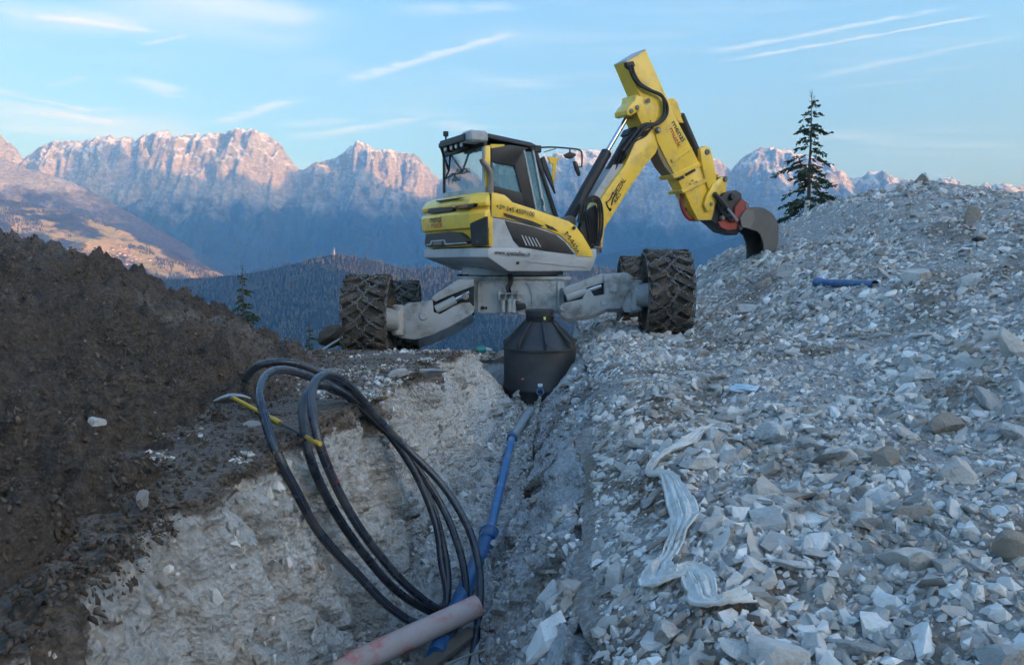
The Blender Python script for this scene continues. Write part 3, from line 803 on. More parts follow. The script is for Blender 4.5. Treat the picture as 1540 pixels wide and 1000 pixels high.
def hill(name, pts, Yc, depth, back, zfoot, mat_, label, step=18, ny=76, amp=40, power=1.15, rid=300.0):
    C = crest_fn(pts, Yc)
    xs = [P(px, py, Yc).x for px, py in pts]
    X = np.arange(min(xs), max(xs), step)[None, :]
    v = np.concatenate([-np.linspace(1, 0.04, 12), np.linspace(0, 1, ny)])[:, None]
    Y = np.where(v < 0, Yc - v * back, Yc - v * depth)
    X, Y = np.broadcast_arrays(X, Y); vv = np.broadcast_to(v, X.shape)
    low = sst(0, .3, np.abs(vv)); Xw = X + low * rid * 0.6 * fbm(X / rid / 2, Y / rid / 2, 3, 3)
    c = C(Xw)
    Z = c - (c - zfoot) * np.abs(vv) ** power
    Z = Z + amp * low * fbm(Xw / rid, Y / rid, 5, 5, .5, ridged=True) + amp * 0.12 * fbm(X / 30, Y / 30, 5, 3)
    o = grid_mesh(name, X, Y, Z, mat_, True)
    tag(o, label, 'hill', kind='structure')
    return X, Y, Z
M_FOR = mount_mat('dark_forest', treeline=5000, snowline=9000, nscale=1 / 140)
M_MEADOW = mount_mat('autumn_meadow', forest=(0.05, 0.048, 0.03), treeline=5000, snowline=9000, meadow=(0.44, 0.32, 0.14), nscale=1 / 300)
VX = hill('village_slope', [(-900, 60), (-400, 190), (-150, 262), (0, 300), (60, 309), (100, 319), (150, 335), (200, 353), (260, 378), (300, 396), (335, 413), (360, 424), (420, 450), (520, 480)], 4600, 1900, 1500, -620, M_MEADOW,
          'sunlit meadow slope with scattered woods and a village', amp=70, rid=420)
hill('side_ridge', [(-700, 120), (-300, 190), (-60, 225), (0, 236), (30, 250), (70, 262), (110, 275), (160, 300), (220, 335), (300, 380), (420, 440)], 6000, 1500, 1200, -500, mount_mat('brown_ridge', forest=(.05, .045, .035), treeline=450, snowline=1500, nscale=1 / 200),
     'brown wooded ridge below the left end of the mountain range', amp=110, rid=420)
MX = hill('forest_hill', [(-100, 520), (150, 440), (250, 421), (330, 417), (380, 410), (420, 402), (460, 392), (490, 386), (503, 384), (520, 385), (545, 389), (575, 395), (600, 403), (625, 405), (650, 402), (700, 402), (760, 405), (830, 398), (880, 400), (930, 408), (1000, 430), (1150, 470)],
          2600, 1500, 900, -640, M_FOR, 'rounded forest hill in the middle of the valley', step=10, ny=120, amp=46, rid=260, power=0.95)
hill('shaded_foothill', [(560, 460), (700, 430), (820, 402), (870, 394), (900, 386), (940, 376), (965, 372), (1000, 371), (1040, 376), (1075, 368), (1120, 352), (1200, 330), (1300, 318), (1500, 330), (1900, 330)], 5200, 1700, 1000, -600, M_FOR,
     'dark wooded foothill below the snowy mountains', amp=60, rid=380)
# valley floor, out to the horizon
vx, vy = np.meshgrid(np.linspace(-10400, 12400, 60), np.linspace(-5500, 9700, 60), indexing='xy')
tag(grid_mesh('valley_floor', vx, vy, -660 + 25 * fbm(vx / 900, vy / 900, 1, 3), M_FOR), 'dark valley floor far below', 'valley', kind='structure')

def forest(name, H, n, hmin, hmax, cond, seed, col, label):
    g = np.random.default_rng(seed)
    X, Y, Z = H; r, c = X.shape
    ok = np.argwhere(cond(X, Y, Z))
    pick = ok[g.integers(len(ok), size=n)]
    i, j = pick[:, 0], pick[:, 1]
    step = abs(X[0, 1] - X[0, 0])
    x = X[i, j] + g.uniform(-.5, .5, n) * step; y = Y[i, j] + g.uniform(-5, 5, n); z = Z[i, j] - 1.5
    h = g.uniform(hmin, hmax, n); w = h * g.uniform(.16, .25, n)
    S = 5; a = np.arange(S) * 2 * math.pi / S
    tmpl = []
    for (rr, zz) in ((1.0, 0.10), (0.45, 0.55)): tmpl += [(rr * math.cos(k), rr * math.sin(k), zz) for k in a]
    tmpl += [(0, 0, 0.62), (0, 0, 1.0)]
    tmpl = np.array(tmpl)
    F = [(k, (k + 1) % S, 2 * S) for k in range(S)] + [(S + k, S + (k + 1) % S, 2 * S + 1) for k in range(S)]
    tmpl[S:2 * S, :2] *= 1.35
    th = g.random(n) * 6.28
    cx = tmpl[None, :, 0] * np.cos(th)[:, None] - tmpl[None, :, 1] * np.sin(th)[:, None]
    cy = tmpl[None, :, 0] * np.sin(th)[:, None] + tmpl[None, :, 1] * np.cos(th)[:, None]
    co = np.stack([x[:, None] + cx * w[:, None], y[:, None] + cy * w[:, None], z[:, None] + tmpl[None, :, 2] * h[:, None]], -1).reshape(-1, 3)
    f = (np.array(F)[None] + (np.arange(n) * len(tmpl))[:, None, None]).reshape(-1, 3)
    m = mat(name + '_foliage', col, 0.9, var=0.5, scale=1 / 120, island=0.35, spec=0.1)
    tag(raw_mesh(name, co, f, m), label, 'forest', kind='stuff')
def vis(X, Y, Z):
    px, py = pix(X, Y, Z); return (px > -60) & (px < 1600) & (py < 600) & (py > 100)
forest('hill_forest', MX, 17000, 8, 16, lambda X, Y, Z: vis(X, Y, Z) & (Y < 2620) & (fbm(X / 170, Y / 170, 61, 4, .6) > -0.28), 1, (0.10, 0.105, 0.07), 'conifer and larch forest covering the valley hill')
forest('slope_woods', VX, 7000, 12, 22, lambda X, Y, Z: vis(X, Y, Z) & (Y < 4620) & (fbm(X / 260, Y / 260, 3, 4, .6) > 0.02 + 0.5 * np.exp(-((X + 2250) / 420) ** 2 - ((Z - 5) / 70.0) ** 2)), 2, (0.075, 0.068, 0.042), 'patches of wood on the sunlit slope')

# village: small houses on the slope
def village():
    w = mat('house_wall', (0.5, 0.46, 0.40), 0.9, obj_rand=0.2); rf = mat('house_roof', (0.20, 0.11, 0.075), 0.9, obj_rand=0.35)
    bm = bmesh.new(); add_box(bm, (0, 0, 3.4), (5, 0, 0), (0, 6, 0), (0, 0, 3.4)); wm = bpy.data.meshes.new('wall'); bm.to_mesh(wm); bm.free(); wm.materials.append(w)
    bm = bmesh.new()
    add_prism(bm, [(-6, -6.8, 6.4), (6, -6.8, 6.4), (0, -6.8, 10.0)], [(-6, 6.8, 6.4), (6, 6.8, 6.4), (0, 6.8, 10.0)])
    bmesh.ops.recalc_face_normals(bm, faces=bm.faces); rm = bpy.data.meshes.new('roof'); bm.to_mesh(rm); bm.free(); rm.materials.append(rf)
    X, Y, Z = VX; g = np.random.default_rng(9); n = 0; used = []
    PX, PY = pix(X, Y, Z)
    while n < 46:
        px = g.choice([g.normal(175, 24), g.normal(150, 20), g.uniform(115, 205)]); py = 384 + (px - 160) * 0.05 + g.normal(0, 5.5)
        d = (PX - px) ** 2 + (PY - py) ** 2; k = np.unravel_index(np.argmin(d), d.shape)
        if d[k] > 60: continue
        p = Vector((X[k] + g.uniform(-8, 8), Y[k] + g.uniform(-8, 8), Z[k] - 1.5))
        if any((p - q).length < 22 for q in used): n += 0.2; continue
        used.append(p)
        h = empty('house', p, 'tiny pale house with brown roof in the sunlit village across the valley', 'house', 'village houses across the valley', g.random() * 3.1)
        s = g.uniform(0.9, 1.5); h.scale = (s, s, s)
        for nm, me in (('wall', wm), ('roof', rm)):
            o = bpy.data.objects.new(nm, me); COL.objects.link(o); o.parent = h
        n = int(n) + 1
village()
# lookout mast on the hilltop
p = P(503, 386, 2600); mr = empty('mast', p + Vector((0, 0, -4)), 'thin pale mast on top of the forest hill', 'mast')
mm = mat('mast_steel', (0.6, 0.58, 0.55), 0.5)
bm = bmesh.new()
for sx in (-1, 1):
    for sy in (-1, 1): add_tube(bm, [p + Vector((sx * 2.2, sy * 2.2, -4)), p + Vector((sx * .7, sy * .7, 22))], .5, 5)
for k in range(6):
    q = 2.2 - 1.5 * k / 5; z = -2 + k * 4.6
    add_box(bm, p + Vector((0, 0, z)), (q, 0, 0), (0, q, 0), (0, 0, .3))
from_bm('lattice', bm, mm, mr); cyl('antenna', p + Vector((0, 0, 22)), p + Vector((0, 0, 30)), .45, mm, mr, 8)

# unseen range, added and its crest shaped to cast shadow, behind and to the right of the camera: it keeps the sun off the building ground and the valley
def shade_range():
    d = Vector((math.sin(SUN_AZ), math.cos(SUN_AZ))); n = Vector((-d.y, d.x)); Rr = 1300.0; te = math.tan(SUN_EL)
    pts = [(-7000, 420), (-2500, 440), (-600, 360), (400, 330), (900, 420), (1400, 720), (1790, 740), (1850, 420)]
    for l, h in ((1950, 150), (2300, 50), (3000, 100), (3500, 300)): pts.append((l, h))
    for px, py in ((40, 300), (110, 250), (135, 200), (205, 205), (222, 262), (290, 285), (318, 270), (365, 281), (410, 288), (455, 262), (475, 238), (510, 242), (522, 260), (560, 285), (620, 296), (700, 285), (830, 262), (880, 248), (1000, 252), (1090, 262), (1120, 305), (1200, 310), (1280, 290), (1400, 300), (1800, 300)):
        q = P(px, py, 7700.0)
        l = q.x * n.x + q.y * n.y; s = q.x * d.x + q.y * d.y
        pts.append((l, q.z + (Rr - s) * te))
    pts.append((15000, 1500))
    pts.sort()
    ll = np.concatenate([np.arange(-7000, 11500, 40.0)]); hh = np.interp(ll, [a for a, _ in pts], [b for _, b in pts])
    L, V = np.meshgrid(ll, np.concatenate([np.linspace(-1, 0, 14), np.linspace(0, 1, 22)[1:]]))
    H = np.broadcast_to(hh, L.shape)
    Dp = Rr + V * np.where(V < 0, 1150, 2600)
    Z = H + (-760 - H) * np.abs(V) ** 0.9 + 130 * sst(0, .25, np.abs(V)) * fbm(L / 700, V * 3, 3, 4, ridged=True) * (1 - np.abs(V))
    X = d.x * Dp + n.x * L; Y = d.y * Dp + n.y * L
    o = grid_mesh('shade_range', X, Y, Z, mount_mat('shade_mountain', treeline=500, snowline=900), True)
    tag(o, 'unseen mountain range added behind the viewpoint to hide the sun', 'mountains', kind='structure')
    return float(Z.max())
ZMAX = shade_range()

def haze():
    bm = bmesh.new(); add_box(bm, (1000, 2100, (ZMAX + 60 - 1000) / 2), (11500, 0, 0), (0, 7700, 0), (0, 0, (ZMAX + 60 + 1000) / 2))
    m = bpy.data.materials.new('haze'); m.use_nodes = True; t = NT(m.node_tree); t.n.clear()
    out = t.add('ShaderNodeOutputMaterial')
    v = t.add('ShaderNodeVolumePrincipled', {'Color': (0.18, 0.50, 1.0, 1), 'Density': 1.35e-4, 'Anisotropy': 0.38, 'Absorption Color': (1, 1, 1, 1)})
    t.l.new(v.outputs[0], out.inputs['Volume'])
    m.cycles.homogeneous_volume = True; m.cycles.volume_sampling = 'DISTANCE'
    o = from_bm('haze', bm, m)
    tag(o, 'thin blue evening haze filling the valley', 'haze', kind='stuff')
haze()
# ------------------------------------------------------------------ walking excavator astride the trench
M_YEL = mat('machine_yellow', (1.0, 0.61, 0.06), 0.40, var=0.05, scale=2, coat=0.3, dirt=(0.36, 0.28, 0.18), dirt_amt=0.42, dirt_scale=3.2, bump=0.05, bscale=60)
M_GRY = mat('machine_grey', (0.47, 0.48, 0.49), 0.45, var=0.08, scale=2, dirt=(0.27, 0.245, 0.215), dirt_amt=0.5, dirt_scale=3)
M_CHA = mat('chassis_grey', (0.42, 0.42, 0.41), 0.6, var=0.14, scale=3, dirt=(0.15, 0.125, 0.10), dirt_amt=0.75, dirt_scale=3.2, bump=0.25, bscale=50)
M_BLK = mat('machine_black', (0.022, 0.023, 0.026), 0.5, var=0.2, scale=4, dirt=(0.09, 0.08, 0.07), dirt_amt=0.35, dirt_scale=3)
M_RUB = mat('hose_rubber', (0.018, 0.018, 0.020), 0.55, var=0.2, dirt=(0.10, 0.09, 0.08), dirt_amt=0.4, dirt_scale=6)
M_CHR = mat('chrome', (0.62, 0.63, 0.65), 0.18, 1.0, var=0.05)
M_STL = mat('worn_steel', (0.20, 0.185, 0.17), 0.55, 0.55, var=0.25, scale=5, bump=0.2, bscale=40, dirt=(0.24, 0.22, 0.20), dirt_amt=0.6, dirt_scale=4)
M_BKT = mat('bucket_steel', (0.125, 0.122, 0.12), 0.6, 0.3, var=0.25, scale=5, bump=0.2, bscale=40, dirt=(0.17, 0.155, 0.14), dirt_amt=0.5, dirt_scale=4)
M_RED = mat('machine_red', (0.36, 0.045, 0.03), 0.5, var=0.2, dirt=(0.12, 0.09, 0.08), dirt_amt=0.6)
M_LAMP = mat('lamp_red', (0.30, 0.02, 0.02), 0.2, coat=0.5)
M_WHT = mat('lamp_white', (0.75, 0.75, 0.72), 0.2)
M_TXT = mat('lettering_black', (0.015, 0.015, 0.015), 0.6, var=0.05)
M_TXR = mat('lettering_red', (0.55, 0.05, 0.03), 0.6, var=0.05)
M_MUD = mat('muddy_rubber', (0.075, 0.063, 0.053), 0.95, var=0.35, scale=9, bump=0.9, bscale=28, dirt=(0.19, 0.155, 0.125), dirt_amt=0.9, dirt_scale=3.5, spec=0.2)
M_CHAIN = mat('chain_steel', (0.22, 0.21, 0.20), 0.55, 0.5, var=0.45, scale=30, dirt=(0.085, 0.07, 0.058), dirt_amt=0.9, dirt_scale=12)
def glass_mat(name='tinted_glass', refl=0.08):
    m = bpy.data.materials.new(name); m.use_nodes = True; t = NT(m.node_tree); t.n.clear()
    o = t.add('ShaderNodeOutputMaterial'); tr = t.add('ShaderNodeBsdfTransparent', {'Color': (0.88, 0.98, 1.0, 1)})
    gl = t.add('ShaderNodeBsdfGlossy', {'Color': (0.9, 0.95, 1, 1), 'Roughness': 0.03})
    fr = t.add('ShaderNodeFresnel', {'IOR': 1.6})
    mx = t.add('ShaderNodeMixShader', {0: t.math('ADD', fr.outputs[0], refl, clamp=True), 1: tr.outputs[0], 2: gl.outputs[0]})
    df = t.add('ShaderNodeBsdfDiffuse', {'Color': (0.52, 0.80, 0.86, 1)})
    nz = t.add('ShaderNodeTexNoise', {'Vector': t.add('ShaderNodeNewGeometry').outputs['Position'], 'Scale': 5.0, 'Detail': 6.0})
    dm = t.add('ShaderNodeMixShader', {0: t.math('MULTIPLY_ADD', nz.outputs['Fac'], 0.35, 0.10), 1: mx.outputs[0], 2: df.outputs[0]})   # pale turquoise diffuse painted in for the panes' bright reflection
    t.l.new(dm.outputs[0], o.inputs['Surface']); return m
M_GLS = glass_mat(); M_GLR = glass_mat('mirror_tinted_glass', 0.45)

OX, OY, TH = 0.01, 12.6, R(30)
HV = Vector((math.cos(TH), math.sin(TH), 0)); RV = Vector((math.sin(TH), -math.cos(TH), 0)); ZV = Vector((0, 0, 1)); OV = Vector((OX, OY, 0))
def U(t, w, z): return OV + HV * t + RV * w + ZV * z
def S(px, py, w):
    """point of the photograph on the lengthwise plane at offset w of the upper carriage"""
    d = ray(px, py); s = (w + OV.dot(RV)) / d.dot(RV); return d * s
def B(px, py, t):
    """the same on the crosswise plane at distance t"""
    d = ray(px, py); s = (t + OV.dot(HV)) / d.dot(HV); return d * s
EXC = empty('excavator', (OX, OY - 0.2, -1.25), 'yellow and grey walking excavator with chained wheels astride the trench', 'excavator')
def sideplate(name, pts, w, th, m, parent=EXC, bev=0.006, seg=1):
    a = [S(x, y, w) for x, y in pts]; bm = bmesh.new(); add_prism(bm, a, [p - RV * th for p in a]); bevel(bm, bev, seg)
    return from_bm(name, bm, m, parent, 30)
def rearplate(name, pts, t, th, m, parent=EXC, bev=0.005):
    a = [B(x, y, t) for x, y in pts]; bm = bmesh.new(); add_prism(bm, a, [p + HV * th for p in a]); bevel(bm, bev)
    return from_bm(name, bm, m, parent, 30)
def upbox(name, t, w, z, m, parent=EXC, bev=0.008):
    bm = bmesh.new(); add_box(bm, U((t[0] + t[1]) / 2, (w[0] + w[1]) / 2, (z[0] + z[1]) / 2), HV * (t[1] - t[0]) / 2, RV * (w[1] - w[0]) / 2, ZV * (z[1] - z[0]) / 2); bevel(bm, bev)
    return from_bm(name, bm, m, parent, 30)
def loft(name, layers, m, parent=EXC, bev=0.012):
    bm = bmesh.new(); L = [[bm.verts.new(p) for p in lay] for lay in layers]
    for q, s in zip(L, L[1:]):
        n = len(q)
        for k in range(n): bm.faces.new((q[k], q[(k + 1) % n], s[(k + 1) % n], s[k]))
    bm.faces.new(L[0][::-1]); bm.faces.new(L[-1]); bevel(bm, bev, 2, 18)
    return from_bm(name, bm, m, parent, 30)
def lettering(name, body, origin, xdir, nrm, height, m, parent, width=None, bold=0.0, shear=0.0):
    cu = bpy.data.curves.new(name, 'FONT'); cu.body = body; cu.size = 1.0; cu.extrude = 0.0; cu.offset = bold; cu.shear = shear
    o = bpy.data.objects.new(name, cu); COL.objects.link(o)
    bpy.context.view_layer.update()
    dg = bpy.context.evaluated_depsgraph_get(); me = bpy.data.meshes.new_from_object(o.evaluated_get(dg)); bpy.data.objects.remove(o)
    co = np.empty(len(me.vertices) * 3); me.vertices.foreach_get('co', co); co = co.reshape(-1, 3)
    lo, hi = co.min(0), co.max(0)
    sy = height / (hi[1] - lo[1]); sx = sy if width is None else width / (hi[0] - lo[0])
    x = xdir.normalized(); y = nrm.cross(x).normalized()
    W = [origin + x * ((c[0] - lo[0]) * sx) + y * ((c[1] - lo[1]) * sy) + nrm * 0.003 - Vector(root_loc(parent)) for c in co]
    me.vertices.foreach_set('co', np.array([v[:] for v in W]).ravel()); me.update()
    ob = link(name, me, m, parent); return ob

# ---- upper carriage: skirt, core, side panels
def zr(py, t=-1.22): return B(690, py, t).z
def upper():
    loop = [(0.87, 1.05), (0.97, 0.6), (0.97, -0.6), (0.87, -1.0), (-0.9, -1.0), (-1.16, -0.82), (-1.22, 0.0), (-1.20, 0.86), (-1.01, 1.06)]
    zt, zm, zb = zr(373.5), zr(387), zr(408)
    low = [(0.78, 1.03), (0.85, 0.6), (0.85, -0.6), (0.78, -0.98), (-0.55, -0.98), (-0.6, -0.8), (-0.62, 0.0), (-0.62, 0.84), (-0.66, 1.02)]
    sk = loft('skirt', [[U(t, w, zb) for t, w in low], [U(t, w, zm) for t, w in loop], [U(t, w, zt) for t, w in loop]], M_GRY)
    core = [(740, 293), (760, 298), (802, 317), (859, 338), (888, 383), (885, 386), (738, 386)]
    sideplate('core', core, 1.0, 1.95, M_BLK, bev=0.01)
    for w, th, nm in ((1.05, 0.05, 'near'), (-0.98, 0.05, 'far')):
        sh = 1.0
        f = (lambda q: [S(x, y, 1.05) + RV * (w - 1.05) for x, y in q])
        def plate(name, q, mt, off=0.0, th_=th, par=EXC, bev=0.008):
            a = [p + RV * (off if w > 0 else -off) for p in f(q)]; bm = bmesh.new(); add_prism(bm, a, [p - RV * th_ for p in a]); bevel(bm, bev, 2); return from_bm(name, bm, mt, par, 30)
        hood = plate('hood_panel', [(739, 290), (746, 290.5), (758, 293.5), (765, 299), (770, 304.5), (802, 314.5), (832, 325), (855, 333), (866, 341), (876, 354), (886, 371), (892.5, 387), (868, 385), (856, 367), (841, 353.5), (820, 344.5), (790, 336), (755, 328.6), (739.5, 326.5)], M_YEL, 0.012)
        gp = plate('side_panel', [(739.5, 327.5), (755, 329.6), (790, 337), (820, 345.5), (841, 354.5), (856, 368), (867, 386), (892.5, 388), (893, 393), (884, 403), (739, 389), (739, 374)], M_GRY, 0.0, bev=0.004)
        v = plate('side_grille', [(759, 332), (800, 341), (835, 353), (849, 364), (864, 383), (820, 378), (781, 371.5), (772, 362)], M_BLK, 0.014, 0.04, gp)
        if w > 0:
            for k in range(5):
                x0 = 783 + k * 5.2
                plate('grille_slat', [(x0, 353.5 + k * 1.2), (x0 + 1.8, 354 + k * 1.2), (x0 + 9, 369.5 + k * .5), (x0 + 7, 369.2 + k * .5)], M_GRY, 0.022, 0.02, gp, 0.0)
            plate('vent_slit', [(756, 320.3), (800, 333), (817, 340.3), (811, 341.5), (790, 336), (761, 327)], M_BLK, 0.020, 0.02, hood, 0.0)
            plate('vent_slit', [(818.5, 337), (830, 341.5), (839.5, 348.7), (823, 344)], M_BLK, 0.020, 0.02, hood, 0.0)
            q = S(760, 323.3, 1.08); cyl('marker_lamp', q, q + RV * 0.015, 0.02, M_LAMP, hood, 12)
            q = S(863, 343, 1.075); cyl('hood_latch', q, q + RV * 0.012, 0.028, M_BLK, hood, 12)
            q = S(779, 395.5, 1.06); cyl('panel_bolt', q - RV * .02, q + RV * 0.004, 0.022, M_BLK, gp, 10)
            x = (S(800, 321, 1.07) - S(745, 310, 1.07))
            lettering('phone_lettering', '+39 345 4559100', S(745.5, 313.5, 1.082), S(803, 326.5, 1.082) - S(745.5, 313.5, 1.082), RV, 0.066, M_TXT, EXC, (S(803, 326.5, 1.082) - S(745.5, 313.5, 1.082)).length, 0.01)
            a, b = S(743, 384.5, 1.078), S(797, 387.5, 1.078)
            lettering('web_lettering', 'www.spezialbau.it', a, b - a, RV, 0.078, M_TXT, EXC, (b - a).length, 0.018)
            a, b = S(848.5, 353, 1.082), S(859.5, 368.5, 1.082); c = S(873, 378.5, 1.082)
            lettering('model_lettering', 'M4', a, b - a, RV, 0.080, M_TXT, EXC, (b - a).length * .98, 0.0)
            a, b = S(858.8, 368.5, 1.082), S(870, 383, 1.082)
            lettering('model_lettering', '45x', a, b - a, RV, 0.075, M_TXT, EXC, (b - a).length * .92, 0.0)
    # counterweight, lofted rear shell
    base = [(-0.93, 1.055), (-1.02, 1.055), (-1.19, 0.88), (-1.235, 0.35), (-1.225, -0.3), (-1.19, -0.74), (-1.10, -0.90), (-0.93, -0.98)]
    def ring(py, off, inn=0.0):
        z = zr(py); out = []
        for t, w in base:
            k = 1.0 if t < -0.95 else 0.0
            out.append(U(t - off * k + (inn if k else inn * .2), w * (1 + off * 0.35 * k) , z))
        return out
    cw = loft('counterweight', [ring(371.5, -0.05), ring(346, -0.01), ring(344, 0.03), ring(323, 0.05), ring(318.5, 0.02), ring(317.5, -0.02), ring(313, -0.02), ring(312, 0.03), ring(307, 0.035), ring(297, -0.02), ring(291.5, -0.12, .02)], M_YEL, bev=0.010)
    # rear fittings, measured on the rear face
    tR = -1.275
    rearplate('rear_grille', [(640.5, 352), (676, 348.5), (690, 350), (702, 362), (700, 366), (671, 369.5), (640, 371.5), (638.5, 365)], -1.27, 0.10, M_BLK, cw, 0.006)
    rearplate('grille_frame', [(648, 362), (668, 360.5), (670, 366.5), (700, 364.5), (700, 366), (669, 368.4), (667, 362.2), (649.5, 363.5), (648, 368.5), (641, 369.5), (641, 368), (646.5, 367)], -1.285, 0.02, M_GRY, cw, 0.0)
    rearplate('latch', [(651, 364), (664, 363), (664.5, 368), (651, 369)], -1.285, 0.02, M_STL, cw, 0.0)
    rearplate('rear_slot', [(642.5, 317), (645, 314), (678, 311), (682, 312.5), (680.5, 316.5), (676, 318.5), (643, 321.5)], -1.268, 0.06, M_BLK, cw, 0.004)
    rl = rearplate('tail_lamp', [(684.5, 310), (714, 306), (711, 311.5), (700, 313.5), (684, 314.8)], -1.272, 0.06, M_BLK, cw, 0.003)
    rearplate('lamp_lens', [(688, 310.6), (705, 308.2), (702, 312), (688, 313.4)], -1.277, 0.02, M_LAMP, cw, 0.0)
    rearplate('top_slot', [(655, 302), (694, 297), (682, 300), (657, 304)], -1.265, 0.05, M_BLK, cw, 0.002)
    # black corner panel between counterweight and side panel
    a = [U(-1.205, 0.875, zr(329)), U(-1.03, 1.082, zr(328)), U(-1.03, 1.082, zr(370)), U(-1.19, 0.905, zr(370)), U(-1.20, 0.90, zr(350))]
    bm = bmesh.new(); nn = (RV - HV * 1.1).normalized(); add_prism(bm, [p + nn * 0.02 for p in a], [p - nn * 0.05 for p in a]); bevel(bm, .006)
    cp = from_bm('corner_panel', bm, M_BLK, EXC, 30)
    a = [U(-1.16, 0.925, zr(331)), U(-1.09, 1.0, zr(330.5)), U(-1.09, 1.0, zr(366)), U(-1.13, 0.965, zr(366))]
    bm = bmesh.new(); add_prism(bm, [p + nn * 0.027 for p in a], [p + nn * 0.01 for p in a]); from_bm('corner_mesh', bm, M_STL, cp)
    sideplate('seam', [(737, 291), (739, 291.5), (739.2, 326), (737.4, 326)], 1.06, 0.03, M_BLK, bev=0)
    # maker lettering on the rear
    a, b = B(646.5, 335.5, -1.283), B(662, 334, -1.283)
    lettering('maker_lettering', 'menzi', a, b - a, -HV, 0.09, M_TXT, EXC, (b - a).length * 1.1, 0.008)
    a, b = B(649, 343, -1.283), B(663.5, 341.8, -1.283)
    lettering('maker_lettering', 'muck', a, b - a, -HV, 0.085, M_TXR, EXC, (b - a).length * 1.1, 0.008)
upper()

# ---- cab
WN, WF, TB = 0.75, -0.66, -0.88
def cab():
    c = sideplate('cab_floor', [(739, 288), (770, 303), (838, 326), (838, 332), (739, 300)], WN, WN - WF, M_BLK)
    for w, nm in ((WN, 'n'), (WF + 0.06, 'f')):
        f = lambda q: [S(x, y, WN) + RV * (w - WN) for x, y in q]
        def pl(name, q, m=M_BLK, th=0.055, bev=0.006):
            a = f(q); bm = bmesh.new(); add_prism(bm, a, [p - RV * th for p in a]); bevel(bm, bev, 2); return from_bm(name, bm, m, c, 30)
        if nm == 'f':
            pl('cab_side_top', [(739, 219), (770, 218.5), (796, 222.5), (795, 227), (739, 226)])
            pl('front_pillar', [(798, 222), (804, 222.5), (838, 326), (835, 325.5)], th=.04)
            pl('corner_pillar', [(729.5, 219), (737.5, 219), (738, 289), (730.5, 289)], M_YEL)
            pl('cab_side_bottom', [(739, 285), (789, 304), (834, 322), (834, 326), (771, 306), (739, 291)])
            a = [p - RV * 0.03 for p in f([(738, 226), (797, 227), (834, 322), (739, 286)])]
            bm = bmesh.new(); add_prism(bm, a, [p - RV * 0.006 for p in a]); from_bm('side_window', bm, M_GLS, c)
            continue
        pl('cab_side_top', [(739, 219), (770, 218.5), (796, 222.5), (788, 227), (774.5, 250), (739, 243.5)])
        pl('cab_pillar', [(774, 249.5), (787, 227.5), (805.5, 316), (789, 310.5), (784.5, 290)])
        pl('cab_side_bottom', [(739, 278.5), (784.5, 289.8), (789, 310.3), (771, 304), (745, 291), (739, 290)])
        pl('cab_rear_strip', [(736, 243.5), (740.5, 244), (743, 278.5), (737, 278)])
        pl('front_pillar', [(796, 222), (806, 222.5), (840, 326), (834.5, 325.5), (803.5, 228)])
        pl('corner_pillar', [(729.5, 219), (737.5, 219), (738, 289), (730.5, 289)], M_YEL)
        a = [p - RV * 0.03 for p in f([(740, 243), (774.5, 249.5), (784.7, 290), (742, 279)])]
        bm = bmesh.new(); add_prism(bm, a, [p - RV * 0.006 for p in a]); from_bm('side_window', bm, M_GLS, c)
        a = [p - RV * 0.03 for p in f([(788, 228), (803.5, 228.3), (834, 324.5), (806, 316)])]
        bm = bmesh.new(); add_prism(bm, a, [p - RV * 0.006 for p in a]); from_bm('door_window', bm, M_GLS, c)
        a = f([(801, 226), (803.5, 226.5), (821, 317.5), (818, 317)])
        bm = bmesh.new(); add_prism(bm, a, [p - RV * 0.02 for p in a]); from_bm('window_bar', bm, M_GRY, c)
        a = [p + RV * .012 for p in f([(787, 226), (789, 226.4), (807.5, 316.5), (805.5, 316)])]
        bm = bmesh.new(); add_prism(bm, a, [p - RV * 0.01 for p in a]); from_bm('window_trim', bm, M_GRY, c)
        a, b = f([(813, 300), (815, 309)]); tube('door_handle', [a + RV * .03, (a + b) / 2 + RV * .05, b + RV * .03], 0.011, M_BLK, c, 8)
    # rear wall with window
    zt = B(700, 219, TB).z
    k = lambda t, w, z: U(t, w, z)
    z0, z1, z2, z3 = zr(293, TB), zr(287, TB), zr(231, TB), zr(217.5, TB)
    upbox('rear_sill', (TB - .02, TB + .03), (WF, WN), (z0 - .1, z1), M_GRY, c)
    upbox('rear_header', (TB - .03, TB + .03), (WF, WN), (z2, z3), M_BLK, c)
    upbox('rear_edge', (TB - .025, TB + .03), (WF, WF + .05), (z1, z2), M_BLK, c)
    upbox('rear_edge', (TB - .025, TB + .03), (WN - .075, WN - .015), (z1, z2), M_GRY, c)
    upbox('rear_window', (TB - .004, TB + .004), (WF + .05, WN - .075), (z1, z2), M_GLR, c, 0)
    for (t, b_, d, e, nm) in ((676, 262.5, 0, 0, 0),):
        a, b = B(688, 263.5, TB - .012), B(706, 259.5, TB - .012)
        lettering('window_lettering', 'SPEZIAL', a, b - a, -HV, 0.075, M_TXT, EXC, (b - a).length, 0.01, 0.2)
        a, b = B(683, 273.5, TB - .012), B(692, 271.5, TB - .012)
        lettering('window_lettering', 'BAU', a, b - a, -HV, 0.075, M_TXT, EXC, (b - a).length, 0.01, 0.2)
        bm = bmesh.new()
        add_tube(bm, [B(x, y, TB - .012) for x, y in ((674, 278), (675.5, 265), (680, 261), (686, 262))], 0.004, 5); add_tube(bm, [B(x, y, TB - .012) for x, y in ((679, 276), (683, 265), (688, 254))], 0.0045, 5); add_tube(bm, [B(x, y, TB - .012) for x, y in ((676, 263), (686, 260.5))], 0.0035, 5)
        from_bm('window_emblem', bm, M_TXT, EXC)
    # roof
    zr0 = z3 + 0.0
